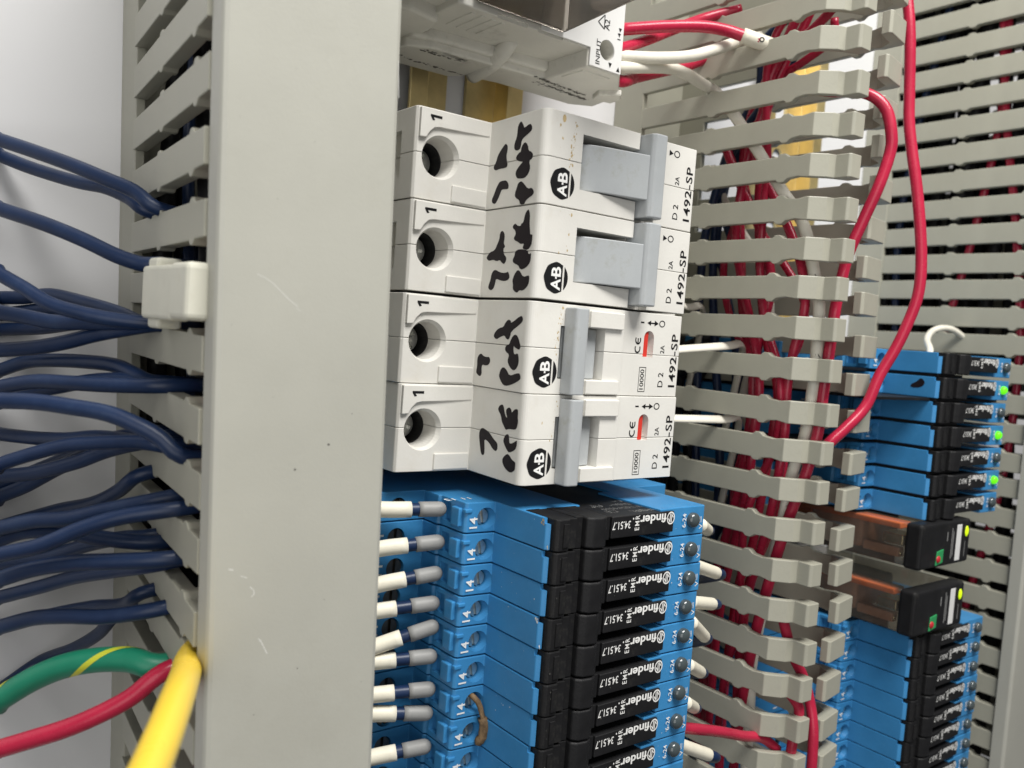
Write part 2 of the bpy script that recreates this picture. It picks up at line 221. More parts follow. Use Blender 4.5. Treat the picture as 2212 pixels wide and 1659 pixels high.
PVC = mat('grey_pvc', (0.36, 0.353, 0.29), 0.40, mottle=0.07, mscale=70, bump=0.15, dirt=(0.26, 0.25, 0.21), dirt_scale=45, dirt_amt=0.35)
COVER = mat('grey_pvc_cover', (0.405, 0.402, 0.355), 0.40, mottle=0.05, mscale=40, bump=0.10, dirt=(0.33, 0.32, 0.27), dirt_scale=30, dirt_amt=0.25)
PANEL = mat('white_panel_paint', (0.66, 0.66, 0.67), 0.30, mottle=0.03, mscale=8, bump=0.05, bscale=900)
CREAM = mat('breaker_shell', (0.70, 0.685, 0.64), 0.42, mottle=0.05, mscale=110, bump=0.10, dirt=(0.55, 0.50, 0.40), dirt_scale=140, dirt_amt=0.22)
TOGGLE = mat('toggle_grey', (0.40, 0.42, 0.43), 0.36, mottle=0.07, mscale=120, bump=0.08, dirt=(0.24, 0.23, 0.17), dirt_scale=120, dirt_amt=0.5)
INK = mat('black_print', (0.010, 0.010, 0.011), 0.6, spec=0.2, mottle=0, bump=0)
MARKER = mat('marker_ink', (0.012, 0.008, 0.011), 0.55, spec=0.25, mottle=0.25, mscale=400, bump=0)
WHITEINK = mat('white_print', (0.82, 0.82, 0.80), 0.55, mottle=0.08, mscale=900, bump=0)
RELAYBLUE = mat('relay_blue', (0.043, 0.228, 0.485), 0.40, mottle=0.10, mscale=130, bump=0.12, dirt=(0.11, 0.35, 0.58), dirt_scale=160, dirt_amt=0.3)
RELAYBLACK = mat('relay_black', (0.011, 0.011, 0.012), 0.5, spec=0.3, mottle=0.25, mscale=200, bump=0.2, dirt=(0.06, 0.058, 0.05), dirt_scale=150, dirt_amt=0.4)
STEEL = mat('screw_steel', (0.72, 0.72, 0.68), 0.36, metallic=1.0, mottle=0.2, mscale=500, bump=0.2)
DARKSTEEL = mat('dark_screw_steel', (0.20, 0.19, 0.17), 0.40, metallic=1.0, mottle=0.3, mscale=500, bump=0.2)
BRASS = mat('zinc_rail', (0.86, 0.70, 0.36), 0.42, metallic=1.0, mottle=0.25, mscale=60, bump=0.12, bscale=700)
HOLE_SHADE = mat('hole_dark', (0.01, 0.01, 0.01), 0.7, mottle=0, bump=0)  # shade of the terminal holes put into the colour
REDW = mat('red_insulation', (0.43, 0.018, 0.052), 0.26, mottle=0.12, mscale=150, bump=0.05)
BLUEW = mat('dark_blue_insulation', (0.009, 0.024, 0.072), 0.38, spec=0.45, mottle=0.2, mscale=120, bump=0.06, dirt=(0.03, 0.055, 0.11), dirt_scale=120, dirt_amt=0.4)
WHITEW = mat('white_insulation', (0.72, 0.69, 0.60), 0.42, mottle=0.08, mscale=150, bump=0.06, dirt=(0.45, 0.40, 0.30), dirt_scale=180, dirt_amt=0.3)
GREENW = mat('green_insulation', (0.010, 0.20, 0.115), 0.38, mottle=0.1, mscale=100, bump=0.05)
YELLOWW = mat('yellow_insulation', (0.83, 0.58, 0.055), 0.28, mottle=0.05, mscale=60, bump=0.04)
STRIPEY = mat('yellow_stripe', (0.52, 0.55, 0.04), 0.4, mottle=0, bump=0)
SLEEVE = mat('marker_sleeve', (0.74, 0.70, 0.58), 0.5, mottle=0.08, mscale=300, bump=0.12, dirt=(0.5, 0.44, 0.33), dirt_scale=300, dirt_amt=0.3)
FERRULE = mat('grey_ferrule', (0.27, 0.27, 0.265), 0.5, mottle=0.06, mscale=300, bump=0.1)
SOCKET = mat('socket_plastic', (0.60, 0.59, 0.54), 0.55, mottle=0.07, mscale=80, bump=0.12, dirt=(0.20, 0.19, 0.16), dirt_scale=110, dirt_amt=0.35)
PLATEW = mat('socket_face', (0.70, 0.70, 0.69), 0.5, mottle=0.04, mscale=90, bump=0.06)


def clear_mat(name, tint, haze):
    m = bpy.data.materials.new(name)
    m.use_nodes = True
    nt = m.node_tree
    nt.nodes.remove(nt.nodes['Principled BSDF'])
    out = nt.nodes['Material Output']
    tr = nt.nodes.new('ShaderNodeBsdfTransparent')
    tr.inputs[0].default_value = (*tint, 1)
    gl = nt.nodes.new('ShaderNodeBsdfGlossy')
    gl.inputs['Roughness'].default_value = 0.12
    df = nt.nodes.new('ShaderNodeBsdfDiffuse')
    df.inputs[0].default_value = (0.36, 0.33, 0.29, 1)
    ns = nt.nodes.new('ShaderNodeTexNoise')
    ns.inputs['Scale'].default_value = 140
    ns.inputs['Detail'].default_value = 6
    tc = nt.nodes.new('ShaderNodeTexCoord')
    nt.links.new(tc.outputs['Object'], ns.inputs['Vector'])
    mr = nt.nodes.new('ShaderNodeMapRange')
    mr.inputs['From Min'].default_value = 0.35
    mr.inputs['From Max'].default_value = 0.7
    mr.inputs['To Min'].default_value = haze * 0.6
    mr.inputs['To Max'].default_value = haze * 1.7
    nt.links.new(ns.outputs['Fac'], mr.inputs['Value'])
    a = nt.nodes.new('ShaderNodeMixShader')
    nt.links.new(mr.outputs['Result'], a.inputs[0])
    nt.links.new(tr.outputs[0], a.inputs[1])
    nt.links.new(df.outputs[0], a.inputs[2])
    fr = nt.nodes.new('ShaderNodeFresnel')
    fr.inputs[0].default_value = 1.35
    c = nt.nodes.new('ShaderNodeMixShader')
    nt.links.new(fr.outputs[0], c.inputs[0])
    nt.links.new(a.outputs[0], c.inputs[1])
    nt.links.new(gl.outputs[0], c.inputs[2])
    nt.links.new(c.outputs[0], out.inputs['Surface'])
    return m


SMOKE = clear_mat('smoky_clear_plastic', (0.90, 0.86, 0.81), 0.12)
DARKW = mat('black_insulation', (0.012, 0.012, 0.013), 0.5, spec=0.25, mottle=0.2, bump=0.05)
COIL = mat('coil_brown', (0.26, 0.205, 0.165), 0.5, mottle=0.3, mscale=160, bump=0.3)
COPPER = mat('copper_winding', (0.46, 0.24, 0.15), 0.42, mottle=0.35, mscale=140, bump=0.35, bscale=900)
ORANGE = mat('orange_plastic', (0.85, 0.20, 0.05), 0.4, mottle=0.1, mscale=120, bump=0.06)
CONTACT = mat('contact_metal', (0.85, 0.74, 0.45), 0.2, metallic=1.0, mottle=0.1, bump=0.1)
CLIPW = mat('clip_plastic', (0.62, 0.61, 0.52), 0.42, mottle=0.05, mscale=150, bump=0.08, dirt=(0.50, 0.46, 0.36), dirt_scale=180, dirt_amt=0.3)
LAMPOFF = mat('unlit_lamp', (0.055, 0.07, 0.075), 0.10, mottle=0, bump=0, coat=0.6)
LAMPON = mat('lit_green_lamp', (0.10, 0.6, 0.02), 0.25, mottle=0, bump=0, emit=(0.16, 0.95, 0.0), emit_s=0.75)
LAMPYEL = mat('lit_yellow_green_lamp', (0.5, 0.6, 0.02), 0.25, mottle=0.9, mscale=900, bump=0, emit=(0.62, 0.90, 0.0), emit_s=0.75)
REDFLAG = mat('red_flag', (0.62, 0.045, 0.03), 0.4, mottle=0.05, bump=0)
GREENB = mat('green_button', (0.03, 0.30, 0.10), 0.45, mottle=0.15, mscale=500, bump=0)
REDB = mat('red_button', (0.45, 0.02, 0.03), 0.4, mottle=0.1, bump=0)
RUST = mat('rust_stain', (0.50, 0.38, 0.20), 0.7, mottle=0.3, mscale=900, bump=0)
GRIME = mat('grime', (0.10, 0.095, 0.085), 0.8, mottle=0.4, mscale=600, bump=0)
FLAKE = mat('dry_brown_flake', (0.22, 0.14, 0.07), 0.7, mottle=0.6, mscale=500, bump=0.8, bscale=1500)


# ------------------------------------------------------------------ mesh builder (millimetres, panel coordinates)
class MB:
    def __init__(self):
        self.v, self.f, self.s, self.m = [], [], [], []

    def add(self, bm, smooth=False, mi=0):
        bmesh.ops.recalc_face_normals(bm, faces=bm.faces[:])
        o = len(self.v)
        bm.verts.index_update()
        self.v += [tuple(x.co) for x in bm.verts]
        for f in bm.faces:
            self.f.append([o + x.index for x in f.verts])
            self.s.append(smooth)
            self.m.append(mi)
        bm.free()
        return self

    def prism(self, poly, axis, a0, a1, bev=0.0, seg=2, mi=0, smooth=False):
        bm = bmesh.new()
        mk = {'v': lambda p, a: (p[0], a, p[1]), 'u': lambda p, a: (a, p[0], p[1]), 'w': lambda p, a: (p[0], p[1], a)}[axis]
        lo = [bm.verts.new(mk(p, a0)) for p in poly]
        hi = [bm.verts.new(mk(p, a1)) for p in poly]
        n = len(poly)
        bm.faces.new(lo)
        bm.faces.new(hi[::-1])
        for i in range(n):
            bm.faces.new((lo[i], hi[i], hi[(i + 1) % n], lo[(i + 1) % n]))
        bmesh.ops.recalc_face_normals(bm, faces=bm.faces[:])
        if bev:
            es = [e for e in bm.edges if len(e.link_faces) == 2 and e.calc_face_angle(0) > 0.5]
            bmesh.ops.bevel(bm, geom=es, offset=bev, segments=seg, profile=0.5, affect='EDGES', clamp_overlap=True)
        return self.add(bm, smooth, mi)

    def box(self, u0, u1, v0, v1, w0, w1, bev=0.2, seg=2, mi=0):
        return self.prism([(u0, v0), (u1, v0), (u1, v1), (u0, v1)], 'w', w0, w1, bev, seg, mi)

    def flat(self, poly, axis, a, mi=0):
        bm = bmesh.new()
        mk = {'v': lambda p: (p[0], a, p[1]), 'u': lambda p: (a, p[0], p[1]), 'w': lambda p: (p[0], p[1], a)}[axis]
        es = []
        vs = [bm.verts.new(mk(p)) for p in poly]
        for i in range(len(vs)):
            es.append(bm.edges.new((vs[i], vs[(i + 1) % len(vs)])))
        bmesh.ops.triangle_fill(bm, edges=es, use_beauty=True)
        return self.add(bm, False, mi)

    def cone(self, c, d, r0, r1, h, seg=24, mi=0, smooth=True, bev=0.0):
        bm = bmesh.new()
        d = Vector(d).normalized()
        a = d.orthogonal().normalized()
        b = d.cross(a)
        c = Vector(c)
        lo, hi = [], []
        for i in range(seg):
            t = 2 * math.pi * i / seg
            e = a * math.cos(t) + b * math.sin(t)
            lo.append(bm.verts.new(c + e * r0))
            hi.append(bm.verts.new(c + d * h + e * r1))
        for i in range(seg):
            bm.faces.new((lo[i], lo[(i + 1) % seg], hi[(i + 1) % seg], hi[i]))
        bm.faces.new(lo[::-1])
        bm.faces.new(hi)
        return self.add(bm, smooth and False, mi)

    def dome(self, c, r, h, seg=20, rings=7, mi=0, sv=1.0):
        bm = bmesh.new()
        prev = None
        top = bm.verts.new((c[0], c[1], c[2] + h))
        for j in range(rings):
            t = j / rings * math.pi / 2
            rr, z = r * math.cos(t), h * math.sin(t)
            ring = [bm.verts.new((c[0] + rr * math.cos(2 * math.pi * i / seg), c[1] + sv * rr * math.sin(2 * math.pi * i / seg), c[2] + z)) for i in range(seg)]
            if prev:
                for i in range(seg):
                    bm.faces.new((prev[i], prev[(i + 1) % seg], ring[(i + 1) % seg], ring[i]))
            prev = ring
        for i in range(seg):
            bm.faces.new((prev[i], prev[(i + 1) % seg], top))
        return self.add(bm, True, mi)

    def tube(self, pts, r, seg=12, mi=0, step=1.2, flat=1.0, round_end=False, twist_stripe=None):
        path, rad = [], []
        pts = [Vector(p) for p in pts]
        ext = [pts[0] * 2 - pts[1]] + pts + [pts[-1] * 2 - pts[-2]]
        for i in range(1, len(ext) - 2):
            a, b, c, d = ext[i - 1:i + 3]
            n = max(2, int((c - b).length / step))
            for k in range(n):
                t = k / n
                path.append(0.5 * ((2 * b) + (c - a) * t + (2 * a - 5 * b + 4 * c - d) * t * t + (3 * b - a - 3 * c + d) * t ** 3))
        path.append(pts[-1])
        rs = [r] * len(path)
        if round_end:
            e = path[-1]
            dr = (path[-1] - path[-2]).normalized()
            for q in (0.35, 0.65, 0.85, 0.97):
                path.append(e + dr * r * q)
                rs.append(r * math.sqrt(max(0.02, 1 - q * q)))
        bm = bmesh.new()
        rings = []
        t0 = (path[1] - path[0]).normalized()
        nrm = t0.orthogonal().normalized()
        for i, p in enumerate(path):
            t = (path[min(i + 1, len(path) - 1)] - path[max(i - 1, 0)]).normalized()
            nrm = (nrm - t * nrm.dot(t)).normalized()
            bn = t.cross(nrm)
            rings.append([bm.verts.new(p + (nrm * math.cos(2 * math.pi * k / seg) + bn * math.sin(2 * math.pi * k / seg) * flat) * rs[i]) for k in range(seg)])
        for i in range(len(rings) - 1):
            for k in range(seg):
                bm.faces.new((rings[i][k], rings[i][(k + 1) % seg], rings[i + 1][(k + 1) % seg], rings[i + 1][k]))
        bm.faces.new(rings[0][::-1])
        bm.faces.new(rings[-1])
        return self.add(bm, True, mi)

    def text(self, s, org, rd, ud, width, height, mi=0, bold=0.006, gap=1.0):
        vs, fs = text_mesh(s, bold, gap)
        xs = [p[0] for p in vs]
        ys = [p[1] for p in vs]
        x0, x1, y0, y1 = min(xs), max(xs), min(ys), max(ys)
        o = Vector(org)
        rd, ud = Vector(rd), Vector(ud)
        k = len(self.v)
        for p in vs:
            q = o + rd * ((p[0] - x0) / (x1 - x0) * width) + ud * ((p[1] - y0) / (y1 - y0) * height)
            self.v.append(tuple(q))
        for f in fs:
            self.f.append([k + i for i in f])
            self.s.append(False)
            self.m.append(mi)
        return self

    def ring(self, c, r0, r1, axis='w', seg=28, mi=0, su=1.0, sv=1.0, t0=0.0, t1=2 * math.pi):
        k = len(self.v)
        full = abs(t1 - t0 - 2 * math.pi) < 1e-6
        n = seg if full else seg + 1
        for i in range(n):
            t = t0 + (t1 - t0) * i / seg
            for r in (r0, r1):
                self.v.append((c[0] + su * r * math.cos(t), c[1] + sv * r * math.sin(t), c[2]))
        for i in range(seg):
            j = (i + 1) % n
            self.f.append([k + 2 * i, k + 2 * i + 1, k + 2 * j + 1, k + 2 * j])
            self.s.append(False)
            self.m.append(mi)
        return self

    def mesh(self, name):
        me = bpy.data.meshes.new(name)
        me.from_pydata([P(*p) for p in self.v], [], self.f)
        me.polygons.foreach_set('use_smooth', self.s)
        me.polygons.foreach_set('material_index', self.m)
        bm = bmesh.new()
        bm.from_mesh(me)
        bmesh.ops.recalc_face_normals(bm, faces=bm.faces[:])
        bm.to_mesh(me)
        bm.free()
        me.update()
        return me


_T = {}


def text_mesh(s, bold, gap):
    key = (s, bold, gap)
    if key not in _T:
        c = bpy.data.curves.new('lettering', 'FONT')
        c.body = s
        c.size = 1.0
        c.resolution_u = 3
        c.space_character = gap
        c.offset = float(bold) if bold is not True else 0.024
        o = bpy.data.objects.new('lettering', c)
        COL.objects.link(o)
        bpy.context.view_layer.update()
        me = bpy.data.meshes.new_from_object(o.evaluated_get(bpy.context.evaluated_depsgraph_get()))
        _T[key] = ([(v.co.x, v.co.y) for v in me.vertices], [list(p.vertices) for p in me.polygons])
        bpy.data.objects.remove(o)
        bpy.data.curves.remove(c)
        bpy.data.meshes.remove(me)
    return _T[key]


def link(name, me, mats, parent=None, loc=None):
    if not isinstance(mats, (list, tuple)):
        mats = [mats]
    if not me.materials:
        for m in mats:
            me.materials.append(m)
    o = bpy.data.objects.new(name, me)
    COL.objects.link(o)
    if parent:
        o.parent = parent
    if loc:
        o.location = P(*loc)
    return o


def obj(name, mb, mats, parent=None, loc=None):
    return link(name, mb.mesh(name), mats, parent, loc)


def cut(mb, cutter, name):
    """mesh of mb with cutter taken away"""
    a = bpy.data.objects.new(name, mb.mesh(name))
    b = bpy.data.objects.new('cutter', cutter.mesh('cutter'))
    COL.objects.link(a)
    COL.objects.link(b)
    md = a.modifiers.new('cut', 'BOOLEAN')
    md.operation = 'DIFFERENCE'
    md.solver = 'EXACT'
    md.use_self = True
    md.object = b
    bpy.context.view_layer.update()
    me = bpy.data.meshes.new_from_object(a.evaluated_get(bpy.context.evaluated_depsgraph_get()))
    me.name = name
    me.materials.clear()
    bpy.data.objects.remove(a)
    bpy.data.objects.remove(b)
    return me


def tag(o, label, cat, group=None):
    o['label'], o['category'] = label, cat
    if group:
        o['group'] = group
    return o


def thing(name, label, cat, loc=(0, 0, 0), group=None):
    o = bpy.data.objects.new(name, None)
    o.empty_display_size = 0.01
    COL.objects.link(o)
    o.location = P(*loc)
    return tag(o, label, cat, group)


def dup(root, loc, label, parts_skip=()):
    r = root.copy()
    COL.objects.link(r)
    r.location = P(*loc)
    r['label'] = label
    for ch in list(root.children):
        if ch.name.split('.')[0] in parts_skip:
            continue
        c = ch.copy()
        COL.objects.link(c)
        c.parent = r
        for g in list(ch.children):
            d = g.copy()
            COL.objects.link(d)
            d.parent = c
    return r


ORD = ['first', 'second', 'third', 'fourth', 'fifth', 'sixth', 'seventh', 'eighth', 'ninth', 'tenth', 'eleventh', 'twelfth']
rnd = random.Random(7)

# ------------------------------------------------------------------ mounting panel
pl = obj('mounting_panel', MB().box(-520, 760, -620, 720, -3, 0, 0.3), PANEL)
pl['kind'] = 'structure'


# ------------------------------------------------------------------ mounting rails
def rail(u, v0, v1, label):
    b = MB()
    # top-hat section, wall 1.2 mm, foot on the panel, lips at 7.5
    sec = [(-17.4, 6.4), (-17.4, 7.5), (-12.3, 7.5), (-12.3, 1.3), (12.3, 1.3), (12.3, 7.5), (17.4, 7.5), (17.4, 6.4), (13.5, 6.4), (13.5, 0.05), (-13.5, 0.05), (-13.5, 6.4)]
    b.prism([(u + a, w) for a, w in sec], 'v', v0, v1, 0.25, 2)
    c = MB()
    v = -29 - 25 * 6
    while v < v0 + 4:
        v += 25
    while v < v1 - 18:
        pts = []
        for k in range(9):
            t = math.pi * k / 8
            pts.append((u + 3.1 * math.cos(t), v + 16 + 3.1 * math.sin(t)))
        for k in range(9):
            t = math.pi + math.pi * k / 8
            pts.append((u + 3.1 * math.cos(t), v + 3.1 * math.sin(t)))
        c.prism(pts, 'w', -1, 3)
        v += 25
    o = link('mounting_rail', cut(b, c, 'mounting_rail'), BRASS)
    return tag(o, label, 'rail', 'mounting rails on the panel')


rail(40.8, -95, 190, 'brassy slotted mounting rail behind the white breakers')
rail(40.8 + 139, -150, 300, 'brassy slotted mounting rail beyond the open wire duct')


# ------------------------------------------------------------------ wire ducts
def finger_mesh(flip, plain=False):
    """one duct finger standing at u = 0, flange towards +u (or -u); v centred, w from the base strip up"""
    b = MB()
    out = [(2.9, 11.5), (2.9, 36.4), (3.5, 37.2), (3.5, 38.8), (2.95, 39.8), (2.9, 60.8), (3.6, 61.6), (3.6, 63.0), (2.75, 64.2), (2.45, 67.0), (2.9, 70.0)]
    if plain:
        out = out[:-2] + [(2.7, 70.2)]
    poly = out + [(-a, w) for a, w in reversed(out)]
    b.prism(poly, 'u', -0.4 if plain else -0.9, 2.3 if plain else 0.9, 0.18, 2)
    if plain:
        return b.mesh('duct_finger')
    s = -1 if flip else 1
    prof = [(-0.9, 69.6), (-0.9, 70.4), (2.2, 73.5), (4.0, 74.1), (4.0, 77.6), (4.5, 78.2), (8.3, 78.3), (8.6, 77.8), (8.6, 75.0), (5.2, 73.3), (3.4, 72.2), (0.9, 69.6)]
    if flip:
        prof = [(-0.9, 69.6), (-0.9, 74.6), (-0.4, 75.3), (8.9, 77.0), (9.6, 76.5), (9.6, 74.4), (3.0, 73.0), (0.9, 69.6)]
    b.prism([(s * a, w) for a, w in prof], 'v', -2.85, 2.85, 0.2, 2)
    return b.mesh('duct_finger')


FING_R, FING_L, FING_PLAIN = finger_mesh(False), finger_mesh(True), finger_mesh(False, True)
for q in (FING_R, FING_L, FING_PLAIN):
    q.materials.append(PVC)


def duct(u0, u1, v0, v1, phase, pitch, label, both=True, widen=1.0, nudge={}, lean=0.0, cover=None, rot=0.0, pivot=0.0, off=(0, 0)):
    root = thing('wire_duct', label, 'wire duct', (u0, pivot, 0), 'wire ducts on the panel')
    root.rotation_euler = (0, rot, 0)
    W = u1 - u0
    b = MB()
    b.box(-0.9, W + 0.9, v0 - pivot, v1 - pivot, 0.05, 1.9, 0.2)
    b.box(-0.9, 0.9, v0 - pivot, v1 - pivot, 1.7, 12.0, 0.2)
    b.box(W - 0.9, W + 0.9, v0 - pivot, v1 - pivot, 1.7, 12.0, 0.2)
    obj('channel', b, PVC, root)
    k = math.ceil((v0 + 4 - phase) / pitch)
    while phase + k * pitch < v1 - 4:
        v = phase + k * pitch - pivot + nudge.get(k, 0)
        for side in (0, 1):
            if side and not both:
                continue
            o = bpy.data.objects.new('duct_finger', FING_PLAIN if cover else FING_L if side else FING_R)
            COL.objects.link(o)
            o.parent = root
            o.location = P(W if side else 0, v + (2.5 if side else 0), 0)
            o.scale = (-1 if side and cover else 1, 1, widen)
            o.rotation_euler = (rnd.uniform(-0.008, 0.008), 0, -lean + rnd.uniform(-1, 1) * (0.006 if cover else 0.016))
        k += 1
    if cover:
        c0, c1, wc = cover
        sec = [(c0, wc - 4.6), (c0, wc - 0.9), (c0 + 0.25, wc - 0.3), (c0 + 0.9, wc), (c1 - 0.9, wc), (c1 - 0.25, wc - 0.3), (c1, wc - 0.9), (c1, wc - 4.6),
               (c1 - 1.4, wc - 4.6), (c1 - 1.5, wc - 1.8), (c0 + 1.5, wc - 1.8), (c0 + 1.4, wc - 4.6)]
        obj('cover', MB().prism(sec, 'v', v0 - pivot - 3, v1 - pivot + 3, 0.12, 2), COVER, root)
    return root


cov = duct(-38.2, -12.2, -75, 170, 8.3, 10.05, 'grey slotted duct closed by a smooth cover, blue wires entering it', lean=0.070, nudge={9: -2.15, 10: -1.4},
     cover=(-5.1, 22.7, 75.2), rot=-0.028, pivot=52)
sc = MB()


def on_cover(u, v):
    vl = v - 52
    return (u + 38.2 - 0.028 * vl, vl, 75.215)


def streak(m, pts, w):
    for (a, b_), (c_, d_) in zip(pts, pts[1:]):
        p, q = on_cover(a, b_), on_cover(c_, d_)
        dx, dy = q[0] - p[0], q[1] - p[1]
        ln = math.hypot(dx, dy)
        nx, ny = -dy / ln * w, dx / ln * w
        m.flat([(p[0] + nx, p[1] + ny), (q[0] + nx, q[1] + ny), (q[0] - nx, q[1] - ny), (p[0] - nx, p[1] - ny)], 'w', 75.215)


BARE = mat('bare_scratch', (0.66, 0.66, 0.63), 0.6, mottle=0, bump=0)
for pts, w in SCRATCH:
    sc = MB()
    streak(sc, pts, w * 0.8)
    obj('scratch', sc, BARE, cov)
sc = MB()
for (u, v), r in SPECK:
    p = on_cover(u, v)
    sc.flat([(p[0] + r * rnd.uniform(.6, 1.2) * math.cos(j), p[1] + r * rnd.uniform(.6, 1.2) * math.sin(j)) for j in range(6)], 'w', 75.215)
obj('specks', sc, GRIME, cov)
duct(100, 127.5, -95, 190, 5.8, 10.0, 'open grey slotted duct right of the breakers, red and white wires inside')
duct(239, 266, -150, 330, 3.5, 10.0, 'covered grey slotted duct beyond the blue relays, farthest from the breakers', cover=(-1.6, 29, 75.2), widen=1.2)

# ------------------------------------------------------------------ circuit breakers
CAP = 17.6


def breaker_body(kind):
    arc = []
    for k in range(7):
        t = math.pi - k / 6 * math.pi / 2
        arc.append((17.75 + 1.6 * math.cos(t), 69.4 + 1.6 * math.sin(t)))
    prof = [(0, 9), (0, 51.4), (0.4, 52.0), (16.9, 52.6)] + arc + [(40.6, 71), (40.8, 70.6), (58.0, 70.6), (58.5, 70.1), (58.6, 53), (76, 52), (76.4, 51.5), (76.4, 9)]
    b = MB()
    b.prism(prof, 'v', 0.12, 8.72, 0.10, 1)
    b.prism(prof, 'v', 8.82, 17.48, 0.10, 1)
    c = MB()
    c.cone((5.6, 9.1, 40.5), (0, 0, 1), 3.35, 3.75, 12.4, 40)
    c.cone((5.6, 9.1, 51.3), (0, 0, 1), 3.7, 4.5, 1.4, 40)
    c.box(-1, 1.6, 4.2, 13.2, 36.5, 46.5, 0)
    c.box(-1, 0.7, 3.0, 14.4, 20, 34, 0)
    if kind == 'on':
        c.box(25.4, 41, 3.3, 13.7, 61.5, 75, 0)
        c.box(40.9, 46.4, -1, 19, 68.3, 75, 0)
    else:
        c.box(23.6, 35.4, 4.3, 14.5, 61.5, 75, 0)
        pts = [(46.9, 9.3), (46.9, 5.3)] + [(48.4 + 1.5 * math.cos(math.pi + math.pi * k / 10), 5.3 + 1.5 * math.sin(math.pi + math.pi * k / 10)) for k in range(1, 10)] + [(49.9, 5.3), (49.9, 9.3)]
        c.prism(pts, 'w', 69.0, 75)
    return cut(b, c, 'body')


_pts = [(0.5, 0.35), (16.6, 0.35), (16.6, 3.1), (8, 3.45), (4.8, 3.55), (3.6, 3.8), (2.6, 4.7), (1.9, 5.9), (0.5, 6.0)]
SHELL = {'a': MB().prism(_pts, 'w', 51.5, 52.75, 0.14, 2).mesh('terminal_pad'), 'b': MB().box(8.5, 16.8, 13.9, 17.2, 51.5, 52.8, 0.2).mesh('terminal_pad')}
_c = MB()
_c.box(1.9, 11.5, 3.0, 14.6, 36, 46.8, 0)
_k = MB().cone((5.6, 9.1, 38), (0, 0, 1), 3.25, 3.38, 12, 32)
SHADE_LINING = cut(_c, _k, 'terminal_cavity')  # added black lining, paints the shade inside the terminal hole


